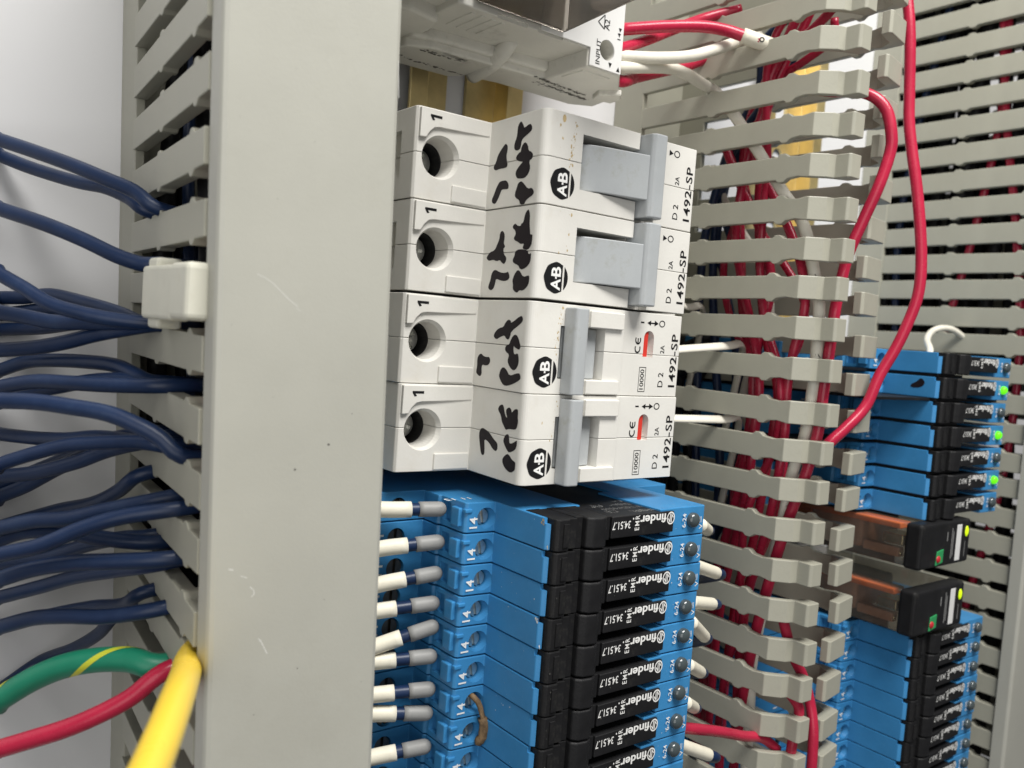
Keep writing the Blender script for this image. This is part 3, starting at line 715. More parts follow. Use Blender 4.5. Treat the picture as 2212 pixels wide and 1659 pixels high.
def make_breaker(kind, k, label):
    root = thing('circuit_breaker', label, 'circuit breaker', ((0, 0.05, -0.1, 0.05)[k], CAP * k + (0, 0, 0.3, 0.2)[k], (0, 0.1, -0.15, 0.05)[k]), 'white circuit breakers in a row')
    link('body', BODY[kind], CREAM, root)
    for n_, me in SHELL.items():
        link('terminal_pad', me, CREAM, root)
    link('terminal_cavity', SHADE_LINING, HOLE_SHADE, root)
    if kind == 'off':
        obj('toggle_guard', MB().box(30.7, 39.9, 0.9, 4.15, 70.8, 71.7, 0.15), CREAM, root)
        obj('toggle_guard', MB().box(30.7, 39.7, 14.55, 17.3, 70.8, 71.6, 0.15), CREAM, root)
    t = MB()
    if kind == 'on':
        t.prism([(25.6, 62), (25.7, 65.4), (26.2, 67.6), (27.0, 69.2), (28.1, 70.3), (29.6, 71.0), (32, 71.6), (41.9, 73.6), (42, 62)], 'v', 4.6, 13.5, 0.2, 2)
        t.prism([(41.1, 68.5), (41.2, 73.6), (41.9, 74.5), (44.6, 74.6), (45.3, 73.9), (45.5, 68.5)], 'v', 0.25, 16.9, 0.3, 2)
    else:
        t.prism([(24.9, 62), (24.9, 69.9), (27.5, 70.2), (34.7, 69.2), (34.6, 62)], 'v', 4.45, 14.4, 0.2, 2)
        t.prism([(24.4, 71.03), (24.5, 74.0), (25.0, 74.6), (27.3, 74.6), (27.8, 74.2), (27.9, 71.03)], 'v', 0.7, 17.35, 0.25, 2)
    obj('toggle', t, TOGGLE, root)
    s = MB()
    s.cone((5.6, 9.1, 42.4), (0, 0, 1), 3.0, 2.7, 1.6, 24)
    sc = MB()
    a = 0.5 + k
    ca, sa = math.cos(a), math.sin(a)
    for dx, dy in ((ca, sa), (-sa, ca)):
        nx, ny = -dy, dx
        sc.prism([(5.6 + dx * 2.2 + nx * .35, 9.1 + dy * 2.2 + ny * .35), (5.6 + dx * 2.2 - nx * .35, 9.1 + dy * 2.2 - ny * .35),
                  (5.6 - dx * 2.2 - nx * .35, 9.1 - dy * 2.2 - ny * .35), (5.6 - dx * 2.2 + nx * .35, 9.1 - dy * 2.2 + ny * .35)], 'w', 43.1, 45)
    link('terminal_screw', cut(s, sc, 'terminal_screw'), STEEL, root)
    # emblem
    e = MB()
    cu, cv, r = (21.05 if kind == 'on' else 20.4), 13.3, 2.98
    pts = []
    for i in range(41):
        t = math.radians(57 + (303 - 57) * i / 40)
        q = 1 - 0.018 * (1 - math.cos(8 * t))
        pts.append((cu + r * q * math.cos(t), cv + r * q * math.sin(t)))
    e.flat(pts, 'w', 71.03)
    pts = []
    for i in range(21):
        t = math.radians(-48 + 96 * i / 20)
        pts.append((cu + r * math.cos(t), cv + r * math.sin(t)))
    e.flat(pts, 'w', 71.03)
    e.text('A', (cu + 1.15, cv + 2.35, 71.06), (0, -1, 0), (-1, 0, 0), 2.2, 2.35, 1, True)
    e.text('B', (cu + 1.15, cv - 0.25, 71.06), (0, -1, 0), (-1, 0, 0), 1.85, 2.35, 1, True)
    e.box(cu - 0.2, cu + 0.2, cv - 0.2, cv + 0.2, 71.045, 71.06, 0, mi=1)
    obj('emblem', e, [INK, WHITEINK], root)
    # printing, reading upwards
    p = MB()
    UP, LF = (0, -1, 0), (-1, 0, 0)
    z = 70.64
    p.text('1492-SP', (57.4, 15.45, z), UP, LF, 11.4, 2.05, 0, 0.017, 1.08)
    p.text('D 2', (53.6, 15.5, z), UP, LF, 3.1, 1.55)
    p.text('2A', (53.3, 8.35, z), UP, LF, 1.75, 1.25)
    p.ring((52.0, 2.1, z), 0.52, 0.72, su=1.25)
    p.flat([(49.7, 1.55), (49.7, 2.75), (50.9, 2.15)], 'w', z)
    if kind == 'off':
        p.flat([(48.6, 1.6), (48.6, 2.7), (47.5, 2.15)], 'w', z)
        p.box(48.5, 49.8, 2.02, 2.28, z - .01, z, 0)
        p.box(45.6, 46.6, 2.0, 2.3, z - .01, z, 0)
        p.text('10000', (47.75, 16.1, z), UP, LF, 4.2, 1.15)
        for q in ((46.2, 46.33, 11.4, 16.6), (48.1, 48.23, 11.4, 16.6), (46.33, 48.1, 11.4, 11.53), (46.33, 48.1, 16.47, 16.6)):
            p.box(*q, z - .01, z, 0)
        # CE mark: two open arcs
        for cv_ in (7.6, 5.8):
            p.ring((45.2, cv_, z), 0.66, 1.0, t0=math.radians(-30), t1=math.radians(210), su=0.85)
        p.box(45.05, 45.35, 5.5, 6.6, z - .01, z, 0)
    obj('printed_text', p, INK, root)
    z2 = 52.79
    p = MB()
    p.flat([(5.1, 1.45), (2.5, 1.45), (2.5, 1.8), (3.0, 2.55), (3.55, 2.4), (3.15, 1.95), (5.1, 1.95)], 'w', z2)
    obj('terminal_number', p, INK, root)
    if kind == 'off':
        obj('status_flag', MB().box(46.95, 48.6, 4.0, 9.25, 69.05, 70.2, 0.1), REDFLAG, root)
    h = MB()
    for poly in MARK[k]:
        poly = [(v, min(w, 69.2)) for v, w in poly]
        uw = lambda w: 16.9 + (w - 52.6) * (16.15 - 16.9) / (69.4 - 52.6)
        bm = bmesh.new()
        vs = [bm.verts.new((uw(w) - 0.035, v, w)) for v, w in smooth_poly(poly)]
        es = [bm.edges.new((vs[i], vs[(i + 1) % len(vs)])) for i in range(len(vs))]
        bmesh.ops.triangle_fill(bm, edges=es, use_beauty=True)
        h.add(bm)
    obj('handwriting', h, MARKER, root)
    g = MB()
    n = {0: 60, 1: 10, 2: 40, 3: 14}[k]
    for i in range(n):
        if rnd.random() < 0.8:
            v = rnd.uniform(0.6, 10)
            u = 23.6 - 0.09 * v + rnd.gauss(0, 0.32)
        else:
            u, v = rnd.uniform(18.5, 24), rnd.uniform(0.6, 17)
        r = 0.05 + rnd.random() ** 3 * 0.22
        g.flat([(u + r * rnd.uniform(.5, 1.1) * math.cos(j * 1.05), v + 1.5 * r * rnd.uniform(.5, 1.2) * math.sin(j * 1.05)) for j in range(6)], 'w', 71.012 + i * 0.0001)
    if k == 0:
        g.flat([(20.4 + 0.45 * math.cos(j * .7), 1.35 + 0.75 * math.sin(j * .7)) for j in range(9)], 'w', 71.02)
    obj('rust_stain', g, RUST, root)
    return root


def smooth_poly(p):
    n = len(p)
    out = []
    for i in range(n):
        a, b = p[i], p[(i + 1) % n]
        out.append((a[0] * .75 + b[0] * .25, a[1] * .75 + b[1] * .25))
        out.append((a[0] * .25 + b[0] * .75, a[1] * .25 + b[1] * .75))
    return out


BODY = {'on': breaker_body('on'), 'off': breaker_body('off')}
make_breaker('on', 0, 'topmost white breaker under the relay socket, brown speck on its corner, toggle right')
make_breaker('on', 1, 'second white breaker from the socket, toggle thrown right, smudged marker writing')
make_breaker('off', 2, 'third white breaker, toggle left, short marker 7 and crossed t')
make_breaker('off', 3, 'lowest white breaker, toggle left, marker 7 and E, above blue relays')

# white leads leaving the far side of the breakers
for k, (v0_, v1_, w0_, w1_) in enumerate(((9, 10.8, 20, 22), (26.5, 30.8, 38, 34), (43.8, 40.9, 42, 49), (61.2, 60.5, 41, 50))):
    o = obj('wire', MB().tube([(70, v0_, w0_ - 1), (79, v0_, w0_), (90, v0_ * .5 + v1_ * .5, (w0_ + w1_) / 2), (101, v1_, w1_), (107, v1_ - .5, w1_), (112, v1_ + 6, w1_ - 4), (113, v1_ + 25, w1_ - 8)], 1.25, 14, flat=0.5), WHITEW)
    tag(o, 'short white lead from the %s breaker into the open duct' % ('top', 'second', 'third', 'lowest')[k], 'wire', 'white leads behind the breakers')

# ------------------------------------------------------------------ slim relays
def relay_meshes():
    d = {}
    T0, T1 = 0.11, 6.05
    b = MB()
    prof = [(-13, 9), (-13, 46.9), (-12.6, 47.4), (10.4, 47.4), (10.4, 52.6), (11.0, 53.0), (11.2, 60.9), (11.7, 61.4), (17.9, 61.9), (18.0, 77.4), (18.75, 78.2), (18.75, 70), (33, 70), (33, 40), (50.6, 40), (50.6, 78.6),
            (60.6, 78.9), (61.2, 78.4), (61.4, 58), (72, 57.4), (72.4, 57), (72.4, 9)]
    b.prism(prof, 'v', T0, T1, 0.17, 2)
    b.box(10.3, 11.35, 1.3, 5.0, 57.6, 60.3, 0.25)
    b.box(10.9, 12.6, 1.3, 2.1, 60.6, 61.75, 0.2)
    b.box(46.9, 50.9, T0, 0.75, 60.5, 79.0, 0.12)
    c = MB()
    c.cone((15.9, 3.3, 55.5), (0, 0, 1), 1.7, 1.75, 5.2, 28)
    c.cone((15.9, 3.3, 60.6), (0, 0, 1), 1.75, 2.25, 1.6, 28)
    c.cone((4.3, 3.4, 44.6), (0, 0, 1), 2.0, 2.05, 6, 28)
    c.box(9.5, 12.2, 1.0, 4.9, 53.6, 56.4, 0)
    c.box(17.0, 19.6, -1, 1.15, 76.9, 80, 0)
    d['base'] = cut(b, c, 'base')
    s = MB()
    s.cone((15.9, 3.3, 58.6), (0, 0, 1), 1.66, 1.5, 1.6, 24)
    c = MB()
    c.prism([(15.2, 1.5), (15.8, 1.2), (16.6, 5.1), (16.0, 5.4)], 'w', 59.5, 61)
    d['terminal_screw'] = cut(s, c, 'terminal_screw')
    s = MB()
    s.cone((4.3, 3.4, 45.2), (0, 0, 1), 1.9, 1.75, 1.7, 24)
    c = MB()
    c.box(3.95, 4.65, 1.0, 6.0, 46.0, 48, 0)
    d['lower_terminal_screw'] = cut(s, c, 'lower_terminal_screw')
    e = MB()
    e.prism([(18.9, 70), (18.9, 79.0), (19.5, 79.7), (21.9, 79.8), (22.2, 79.2), (22.3, 70)], 'v', 0.06, 6.1, 0.25, 2)
    e.prism([(22.1, 70), (22.2, 78.9), (24.2, 79.2), (24.3, 70)], 'v', 0.2, 5.9, 0.12, 2)
    e.prism([(24.2, 70), (24.3, 78.5), (26.0, 78.7), (26.1, 70)], 'v', 0.08, 6.1, 0.12, 2)
    e.prism([(26.0, 70), (26.2, 79.6), (27.4, 80.6), (29.6, 80.9), (31.0, 80.2), (31.5, 78.8), (31.7, 70)], 'v', 0.08, 6.0, 0.4, 3)
    e.prism([(31.4, 70), (31.6, 79.3), (32.6, 79.3), (32.8, 70)], 'v', 0.4, 5.0, 0.12, 2)
    e.box(20.4, 21.7, 0.9, 5.3, 79.5, 80.05, 0.1)
    d['ejector_lever'] = e.mesh('ejector_lever')
    r = MB()
    r.box(32.9, 50.5, 0.5, 4.8, 41, 79.6, 0.22, 3)
    d['relay_case'] = r.mesh('relay_case')
    l = MB()
    l.cone((57.0, 2.95, 78.6), (0, 0, 1), 1.6, 1.6, 0.7, 28)
    l.dome((57.0, 2.95, 79.3), 1.62, 1.05, 28, 8)
    d['indicator_lamp'] = l.mesh('indicator_lamp')
    p = MB()
    UP, LF, RT, DN = (0, -1, 0), (-1, 0, 0), (1, 0, 0), (0, 1, 0)
    z = 61.97
    p.text('14', (13.95, 5.2, z - .33), UP, LF, 2.2, 1.85, 0, 0.012)
    d['terminal_number'] = p.mesh('terminal_number')
    p = MB()
    p.text('11', (1.4, 4.7, 47.44), UP, LF, 2.2, 1.9, 0, 0.012)
    d['lower_terminal_number'] = p.mesh('terminal_number')
    p = MB()
    z = 79.64
    p.text('finder', (48.1, 0.75, z), LF, DN, 7.6, 1.85, 0, True)
    p.text('34.51.7', (37.9, 1.55, z), LF, DN, 4.9, 1.5)
    p.text('EMR', (40.35, 3.6, z), UP, LF, 3.0, 1.2, 0, 0.006, 1.25)
    p.flat([(38.6 + .17 * math.cos(q), 1.2 + .2 * math.sin(q)) for q in range(6)], 'w', z)
    # round mark beside the word: ring with a broken vertical stroke
    p.ring((49.45, 1.85, z), 0.93, 1.18, su=0.98, sv=1.12)
    p.box(49.16, 49.36, 0.95, 2.75, z - .01, z, 0)
    p.box(49.56, 49.76, 0.95, 2.75, z - .01, z, 0)
    p.flat([(49.7, 1.0), (50.25, 1.7), (50.15, 1.9), (49.7, 1.35)], 'w', z)
    p.flat([(49.2, 2.7), (48.65, 2.0), (48.75, 1.8), (49.2, 2.35)], 'w', z)
    d['case_print'] = p.mesh('case_print')
    p = MB()
    z = 78.95
    p.text('6-24', (55.05, 4.4, z), UP, LF, 2.9, 1.15)
    p.text('V', (60.35, 5.1, z), UP, LF, 1.1, 1.0)
    p.box(59.4, 59.5, 2.4, 3.7, z - .06, z, 0)
    p.box(59.8, 59.9, 2.4, 3.7, z - .06, z, 0)
    d['lamp_print'] = p.mesh('lamp_print')
    return d


RM = relay_meshes()
RMAT = {'base': RELAYBLUE, 'terminal_screw': STEEL, 'lower_terminal_screw': DARKSTEEL, 'ejector_lever': RELAYBLACK, 'relay_case': RELAYBLACK, 'indicator_lamp': LAMPOFF, 'terminal_number': WHITEINK, 'lower_terminal_number': WHITEINK, 'case_print': WHITEINK, 'lamp_print': WHITEINK}
_l = MB()
_l.cone((57.0, 2.95, 78.6), (0, 0, 1), 1.28, 1.28, 0.7, 28)
_l.dome((57.0, 2.95, 79.3), 1.25, 0.9, 28, 8)
LIT = _l.mesh('indicator_lamp')
LIT.materials.append(LAMPON)
for n_, m_ in RMAT.items():
    RM[n_].materials.clear()
    RM[n_].materials.append(m_)


def relay(loc, label, group, lit=False):
    root = thing('slim_relay', label, 'relay', loc, group)
    for n in RMAT:
        nm = n.replace('lower_', '')
        o = bpy.data.objects.new(nm, LIT if lit and n == 'indicator_lamp' else RM[n])
        COL.objects.link(o)
        o.parent = root
    return root


V0 = 75.2
SCUFF = mat('pale_scuff', (0.09, 0.088, 0.08), 0.7, mottle=0.3, mscale=900, bump=0)
NEAR = 11
for k in range(NEAR):
    if k == 0:
        lb = 'slim blue relay at the top of its row, shaded by the lowest breaker'
    elif k == NEAR - 1:
        lb = 'last slim blue relay of the near row, cut off by the lower edge'
    elif k == 2:
        lb = 'third slim blue relay below the breakers, paint chip at its blue corner'
    elif k in (6, 7):
        lb = '%s slim blue relay below the breakers, brown flake at its 14 terminal' % ORD[k]
    else:
        lb = '%s slim blue relay below the white breakers, grey 24 volt lamp' % ORD[k]
    rt = relay((rnd.uniform(-0.12, 0.12), V0 + 6.2 * k, rnd.uniform(-0.15, 0.15)), lb, 'slim blue relays in the near row')
    if k == 0:
        p = MB()
        UPW = (-0.25, 0, -1)
        yv = 0.5
        for s_, u_, w_, wd, ht in (('finder', 49, 77.5, 8.5, 2.0), ('34.51.7.024.0010', 50, 74.2, 14, 1.5), ('6A 250V~', 49.5, 71.4, 9, 1.6), ('24V=', 50.0, 68.6, 6, 1.6), ('UL', 38.5, 71.4, 3.4, 1.8), ('CE', 38, 76.5, 3, 1.8)):
            p.text(s_, (u_, yv, w_), (-1, 0, 0), (0, 0, -1), wd, ht)
        p.text('11 12', (14.5, 0.03, 58.5), (-1, 0, 0), (0, 0, -1), 6, 1.6)
        obj('side_print', p, WHITEINK, rt)
    if k in (0, 3):
        g = MB()
        g.flat([(17.8, 5.3 - .2), (18.02, 4.9), (18.1, 5.9)], 'w', 78.4)
        for j in range(7):
            a, b_ = rnd.uniform(0.4, 1.4), rnd.uniform(76.2, 77.6)
            r = rnd.uniform(.1, .32)
            g.flat([(a + r * math.cos(q) * rnd.uniform(.6, 1.2), b_ + r * math.sin(q) * rnd.uniform(.6, 1.2)) for q in (0, 1, 2, 3, 4, 5)], 'u', 17.93 - j * .001)
        obj('chip', g, RUST if k == 0 else PLATEW, rt)

for rt in [o for o in bpy.data.objects if o.get('group') == 'slim blue relays in the near row']:
    g = MB()
    for j in range(rnd.randint(4, 8)):
        r = 0.04 + 0.13 * rnd.random() ** 3
        e_ = [(r * rnd.uniform(.5, 1.3) * math.cos(q), r * rnd.uniform(.5, 1.3) * math.sin(q)) for q in range(6)]
        if rnd.random() < 0.65:
            a, b_ = rnd.uniform(.6, 5.4), rnd.uniform(63.5, 76.5)
            g.flat([(a + x, b_ + y) for x, y in e_], 'u', 17.955 + (b_ - 62) * .0016 - .06)
        else:
            a, b_ = rnd.uniform(51.5, 55), rnd.uniform(.8, 5)
            g.flat([(a + x, b_ + y) for x, y in e_], 'w', 78.93)
    obj('dust_speck', g, PLATEW, rt)
    g = MB()
    for j in range(rnd.randint(3, 7)):
        r = 0.05 + 0.2 * rnd.random() ** 2
        a, b_ = rnd.choice((rnd.uniform(19.6, 21.5), rnd.uniform(33.5, 37))), rnd.uniform(.8, 4.2)
        w_ = 79.86 if a < 22 else 79.63
        g.flat([(a + r * rnd.uniform(.4, 1.2) * math.cos(q), b_ + 1.5 * r * rnd.uniform(.4, 1.2) * math.sin(q)) for q in range(6)], 'w', w_)
    obj('scuff', g, SCUFF, rt)

FV = 38.2
OFF = 139.6
for k in range(7):
    lit = k in (1, 3, 5)
    lb = ('slim blue relay at the head of the far row, beside the small white loop', 'far blue relay with a black marker blot and lit green lamp',
          'third far blue relay, dark lamp, below the one with the marker blot', 'far blue relay, fourth down its row, green lamp lit', 'far blue relay between two with green lamps, fifth down',
          'far blue relay with the lowest lit green lamp', 'far blue relay resting above the clear relays, dark lamp')[k]
    rt = relay((OFF - 0.35 * k * 0, FV + 6.95 * k, rnd.uniform(-.2, .2)), lb, 'slim blue relays in the far row', lit)
    if k < 6:
        obj('spacer', MB().box(-12, 60.4, 6.14, 6.9, 9, 76 if k == 1 else 60, 0.05).box(18.4, 33, 6.14, 6.9, 60, 77.5, 0.05), RELAYBLACK, rt)  # added black strips standing for the shade in the gaps between relays
    if k == 1:
        h = MB()
        h.flat([(v - FV - 6.95, w) for v, w in smooth_poly([(47.9, 70.1), (46.9, 72.0), (45.8, 72.8), (46.4, 74.0), (47.5, 74.3), (48.6, 73.1), (48.8, 70.4)])], 'u', 17.9)
        obj('marker_blot', h, MARKER, rt)
LV = 119.5
for k in range(10):
    lb = 'far blue relay right under the clear relays, first of the lower far group' if k == 0 else '%s far blue relay counted down from the clear relays' % ORD[k]
    relay((OFF, LV + 6.2 * k, rnd.uniform(-.2, .2)), lb, 'slim blue relays in the far lower group')


# ------------------------------------------------------------------ clear relays in the far row
def clear_relay(v, label):
    root = thing('clear_relay', label, 'relay', (0, v, 0), 'clear plug-in relays in the far row')
    obj('case', MB().box(151.6, 178.6, 0.5, 12.6, 24, 76.6, 0.5, 3), SMOKE, root)
    b = MB()
    b.box(150.6, 179.6, 0.0, 12.9, 76.6, 81.4, 0.9, 3)
    obj('cap', b, RELAYBLACK, root)
    obj('base', MB().box(149, 181, -0.4, 13.4, 9, 24, 0.5), RELAYBLACK, root)
    c = MB()
    c.box(154, 175.5, 2.2, 11, 26, 62, 1.2, 3)
    c.box(153.2, 156, 8.2, 10.9, 63, 74, 0.3)
    obj('coil', c, COPPER, root)
    q = MB()
    q.prism([(153, 69), (153, 75), (156, 75.5), (160, 72), (160, 68)], 'v', 4.4, 7.4, 0.3)
    q.box(153.4, 154.4, 9.2, 10.2, 70, 74.5, 0.2)
    obj('contact', q, CONTACT, root)
    obj('flag', MB().box(151.9, 157.5, 0.8, 2.6, 30, 74.5, 0.3).box(151.9, 153.2, 2.5, 10.5, 28, 46, 0.4), ORANGE, root)
    z = 81.4
    l = MB().box(171.0, 173.9, 1.3, 11.9, z - .2, z + .08, 0.3)
    obj('write_on_label', l, PLATEW, root)
    g = MB().prism([(160.0, 8.2), (163.6, 7.7), (163.6, 11.6), (159.6, 12.2)], 'w', z - .2, z + 0.25, 0.15)
    o = obj('test_button', g, GREENB, root)
    obj('button_dot', MB().dome((160.7, 10.4, z + .25), 1.05, 0.5), REDB, o)
    obj('indicator_lamp', MB().dome((177.0, 3.6, z - .05), 0.95, 0.5, sv=1.7), LAMPYEL, root)
    p = MB()
    for u, t, w in ((165.7, '24V', 2.4), (168.6, 'RELAY 2 POLE', 8.0), (176.6, 'A1 A2', 3.5)):
        pass
    p.box(168.2, 168.5, 2.0, 11.0, z, z + .03, 0)
    p.box(169.0, 169.3, 3.0, 10.4, z, z + .03, 0)
    p.box(165.4, 165.8, 3.0, 5.6, z, z + .03, 0)
    p.box(176.4, 176.6, 6.5, 11.0, z, z + .03, 0)
    obj('printed_line', p, FERRULE, root)
    return root


clear_relay(86.2, 'clear plug-in relay with black cap and orange flag, upper of the two')
clear_relay(105.1, 'clear plug-in relay with black cap, lower one, on top of the blue relays')

# ------------------------------------------------------------------ relay socket and its smoky relay above the breakers
root = thing('relay_socket', 'off-white relay socket above the breakers, marked INPUT and A2', 'relay socket', (0, 0, 0))
b = MB()
b.prism([(12, 11), (12, 24), (17, 27), (47.6, 29.5), (47.6, 44.9), (58, 44.9), (69.2, 33), (71.5, 21), (66, 17.5), (42, 17.5), (36, 16.2), (34.5, 17.8), (31, 12)], 'v', -66, -20.1, 0.5, 3)
b.prism([(12, 22), (12, 44.9), (47.9, 44.9), (47.9, 22)], 'v', -66, -24.0, 0.4, 3)
b.prism([(12, 20), (12, 26.8), (20, 28.5), (47.8, 31.0), (47.8, 20)], 'v', -66, -21.7, 0.8, 3)
b.prism([(-2, 12), (-2, 33), (5, 38), (13, 36), (14.5, 30), (13, 12)], 'v', -66, -22.4, 0.9, 3)
b.prism([(-6, 30), (-6, 40), (3, 50), (13, 47), (13, 30)], 'v', -66, -25.5, 0.9, 3)
c = MB()
c.cone((53.0, -25.0, 36), (0, 0, 1), 2.3, 2.35, 12, 32)
c.prism([(20.5, 25.2), (20.5, 27.0), (27.4, 26.4), (27.4, 24.6)], 'v', -21.8, -19)
c.prism([(22, 44.4), (22, 45.5), (30, 45.5), (30, 44.4)], 'v', -24.8, -22)
c.prism([(33, 44.4), (33, 45.5), (40, 45.5), (40, 44.4)], 'v', -24.8, -22)
link('body', cut(b, c, 'body'), SOCKET, root)
rb = MB()
for k_ in range(4):
    rb.box(16.5 + k_ * 2.6, 17.7 + k_ * 2.6, -24.6, -23.75, 33, 43, 0.2)
obj('vent_ridge', rb, SOCKET, root)
rb = MB()
rb.box(48.6, 57.2, -20.4, -19.85, 34.5, 42.6, 0.25)
obj('wire_entry_lip', rb, SOCKET, root)
rb = MB()
rb.prism([(62, 33.5), (66, 37.5), (68.8, 34.4), (69.5, 30), (64, 29)], 'v', -20.5, -18.9, 0.4)
obj('release_tab', rb, SOCKET, root)
fold = MB()
fold.tube([(35.2, -20.6, 17.0), (34.6, -20.9, 22), (34.2, -21.6, 27), (34.0, -23.4, 31.5), (34, -25.5, 34)], 2.0, 18)
obj('moulded_rib', fold, SOCKET, root)
c = MB()
c.cone((53.0, -25.0, 43), (0, 0, 1), 2.3, 2.35, 4, 32)
link('face_plate', cut(MB().prism([(47.9, -20.5), (57.8, -20.5), (57.8, -60), (33.5, -60), (33.5, -24.4), (47.9, -24.4)], 'w', 44.95, 45.35, 0.1), c, 'face_plate'), PLATEW, root)
s = MB().cone((53.0, -25.0, 37), (0, 0, 1), 2.2, 2.1, 1.2, 24)
c = MB().box(52.7, 53.3, -28, -22, 37.6, 39, 0)
link('terminal_screw', cut(s, c, 'terminal_screw'), DARKSTEEL, root)
p = MB()
UP, LF = (0, -1, 0), (-1, 0, 0)
z = 45.4
p.text('INPUT', (50.9, -21.2, z), UP, LF, 5.6, 1.3)
p.text('A2', (53.2, -29.4, z), UP, LF, 2.4, 1.6)
p.text('14', (56.9, -28.2, z), UP, LF, 1.6, 1.0)
for u, v in ((54.2, -21.9), (56.8, -21.4)):
    p.flat([(u - .55, v + .45), (u + .55, v + .45), (u + .1, v - .7)] if u > 55 else [(u - .55, v - .5), (u + .55, v - .5), (u, v + .7)], 'w', z)
p.flat([(56.1, -30.9), (57.1, -30.9), (56.6, -29.9)], 'w', z)
for a, b_ in (((49.6, -30.6), (51.6, -29.4)), ((51.6, -29.4), (51.5, -32.6)), ((51.5, -32.6), (49.6, -30.6))):
    dx, dy = b_[0] - a[0], b_[1] - a[1]
    ln = math.hypot(dx, dy)
    nx, ny = -dy / ln * .12, dx / ln * .12
    p.flat([(a[0] + nx, a[1] + ny), (b_[0] + nx, b_[1] + ny), (b_[0] - nx, b_[1] - ny), (a[0] - nx, a[1] - ny)], 'w', z)
obj('printed_text', p, INK, root)
g = MB()
for (u0, w0, u1, w1, n, sp) in ((44.5, 29.3, 62.5, 27.5, 130, 0.7), (47, 26.6, 66, 24.6, 120, 1.0), (15.5, 24.5, 26, 25, 45, 1.3), (20, 16.5, 34, 16.5, 30, .6), (12, 18, 20, 16, 20, .4)):
    for i in range(n):
        t = rnd.random()
        u, w = u0 + (u1 - u0) * t + rnd.gauss(0, .2), w0 + (w1 - w0) * t + rnd.gauss(0, sp * .5)
        r = 0.12 + 0.42 * rnd.random() ** 2
        g.flat([(u + 1.6 * r * rnd.uniform(.4, 1.2) * math.cos(j * 1.05), w + r * rnd.uniform(.4, 1.2) * math.sin(j * 1.05)) for j in range(6)], 'v', -20.06 + i * .0001 if u > 18 or w < 20 else -20.06)
obj('grime_marks', g, GRIME, root)

root = thing('plug_in_relay', 'smoky clear plug-in relay seated in the off-white socket', 'relay', (0, 0, 0))
obj('case', MB().prism([(-25.0, 45.4), (-28.5, 98), (-66, 98), (-68, 45.4)], 'u', 15.0, 39.8, 1.0, 4), SMOKE, root)
c = MB()
c.box(19, 36, -64, -31, 48, 84, 1.5, 3)
c.cone((26, -30.1, 60), (0, 1, 0), 4.2, 4.0, 0.7, 24)
obj('coil', c, COIL, root)
obj('contact', MB().box(16.5, 17.5, -64, -29, 47, 90, 0.3), CONTACT, root)

# ------------------------------------------------------------------ label clip on the covered duct
root = thing('label_clip', 'cream plastic clip gripping a finger of the covered duct', 'clip', (0, 0, 0))
root.rotation_euler = (0, 0, 0)
obj('holder', MB().box(-46.4, -43.2, 35.4, 43.9, 46.6, 63.2, 0.7, 3).box(-45.6, -41.5, 34.0, 36.2, 46.8, 52, 0.6, 3).box(-45.4, -41.5, 43.2, 45.4, 47, 53, 0.6, 3), CLIPW, root)
obj('lid', MB().box(-46.7, -43.0, 35.2, 43.6, 62.9, 71.6, 0.9, 3), CLIPW, root)

# ------------------------------------------------------------------ wires on the left
BL_LAB = ['upper blue wire of the pair entering the duct highest', 'lower blue wire of the pair entering the duct highest', 'lone blue wire that slips in just above the cream clip',
          'thick-looking blue wire crossing in front of the bundle under the clip', 'blue wire arching behind the bundle just under the cream clip', 'blue wire in the middle of the bundle under the clip',
          'blue wire hidden deepest in the bundle under the clip', 'lowest blue wire of the bundle under the clip', 'upper of the two blue wires into the slot two below the clip', 'lower of the two blue wires into the slot two below the clip',
          'blue wire sweeping down across the duct, lit along its length', 'dark blue wire straight behind the sweeping blue one', 'blue wire rising to meet the sweeping one at the slot', 'blue wire beneath the rising one, same slot',
          'blue wire climbing steeply from the lower left to that slot', 'thin-looking blue wire curling up behind the slot below', 'upper blue wire of the pair in the fourth slot below the clip', 'lower blue wire of that pair, crossing in front',
          'dark blue wire tucked behind that crossing pair', 'straight bright blue wire in the fifth slot below the clip', 'dark blue wire under the straight bright one', 'blue wire bending up into the sixth slot below the clip',
          'bright blue wire just under the bending one', 'lowest blue wire, curling up behind the green and yellow one']
for i_, (q_, dv_, dw_, lb) in enumerate(((4, 2.6, -1, 'faint blue strand behind the bundle below the clip'), (9, 3.4, -9, 'blue strand half hidden behind the pair below the clip'), (13, 3.6, -8, 'lowest blue strand behind the rising pair'), (19, -3.4, -10, 'blue strand behind the straight bright wire'))):
    LEFT_WIRES.append(('b', [(u, v + dv_ * (1 - j / 9) + 1.2 * math.sin(j * .9 + i_), max(2, w + dw_)) for j, (u, v, w) in enumerate(LEFT_WIRES[q_][1])]))
    BL_LAB.append(lb)
n = 0
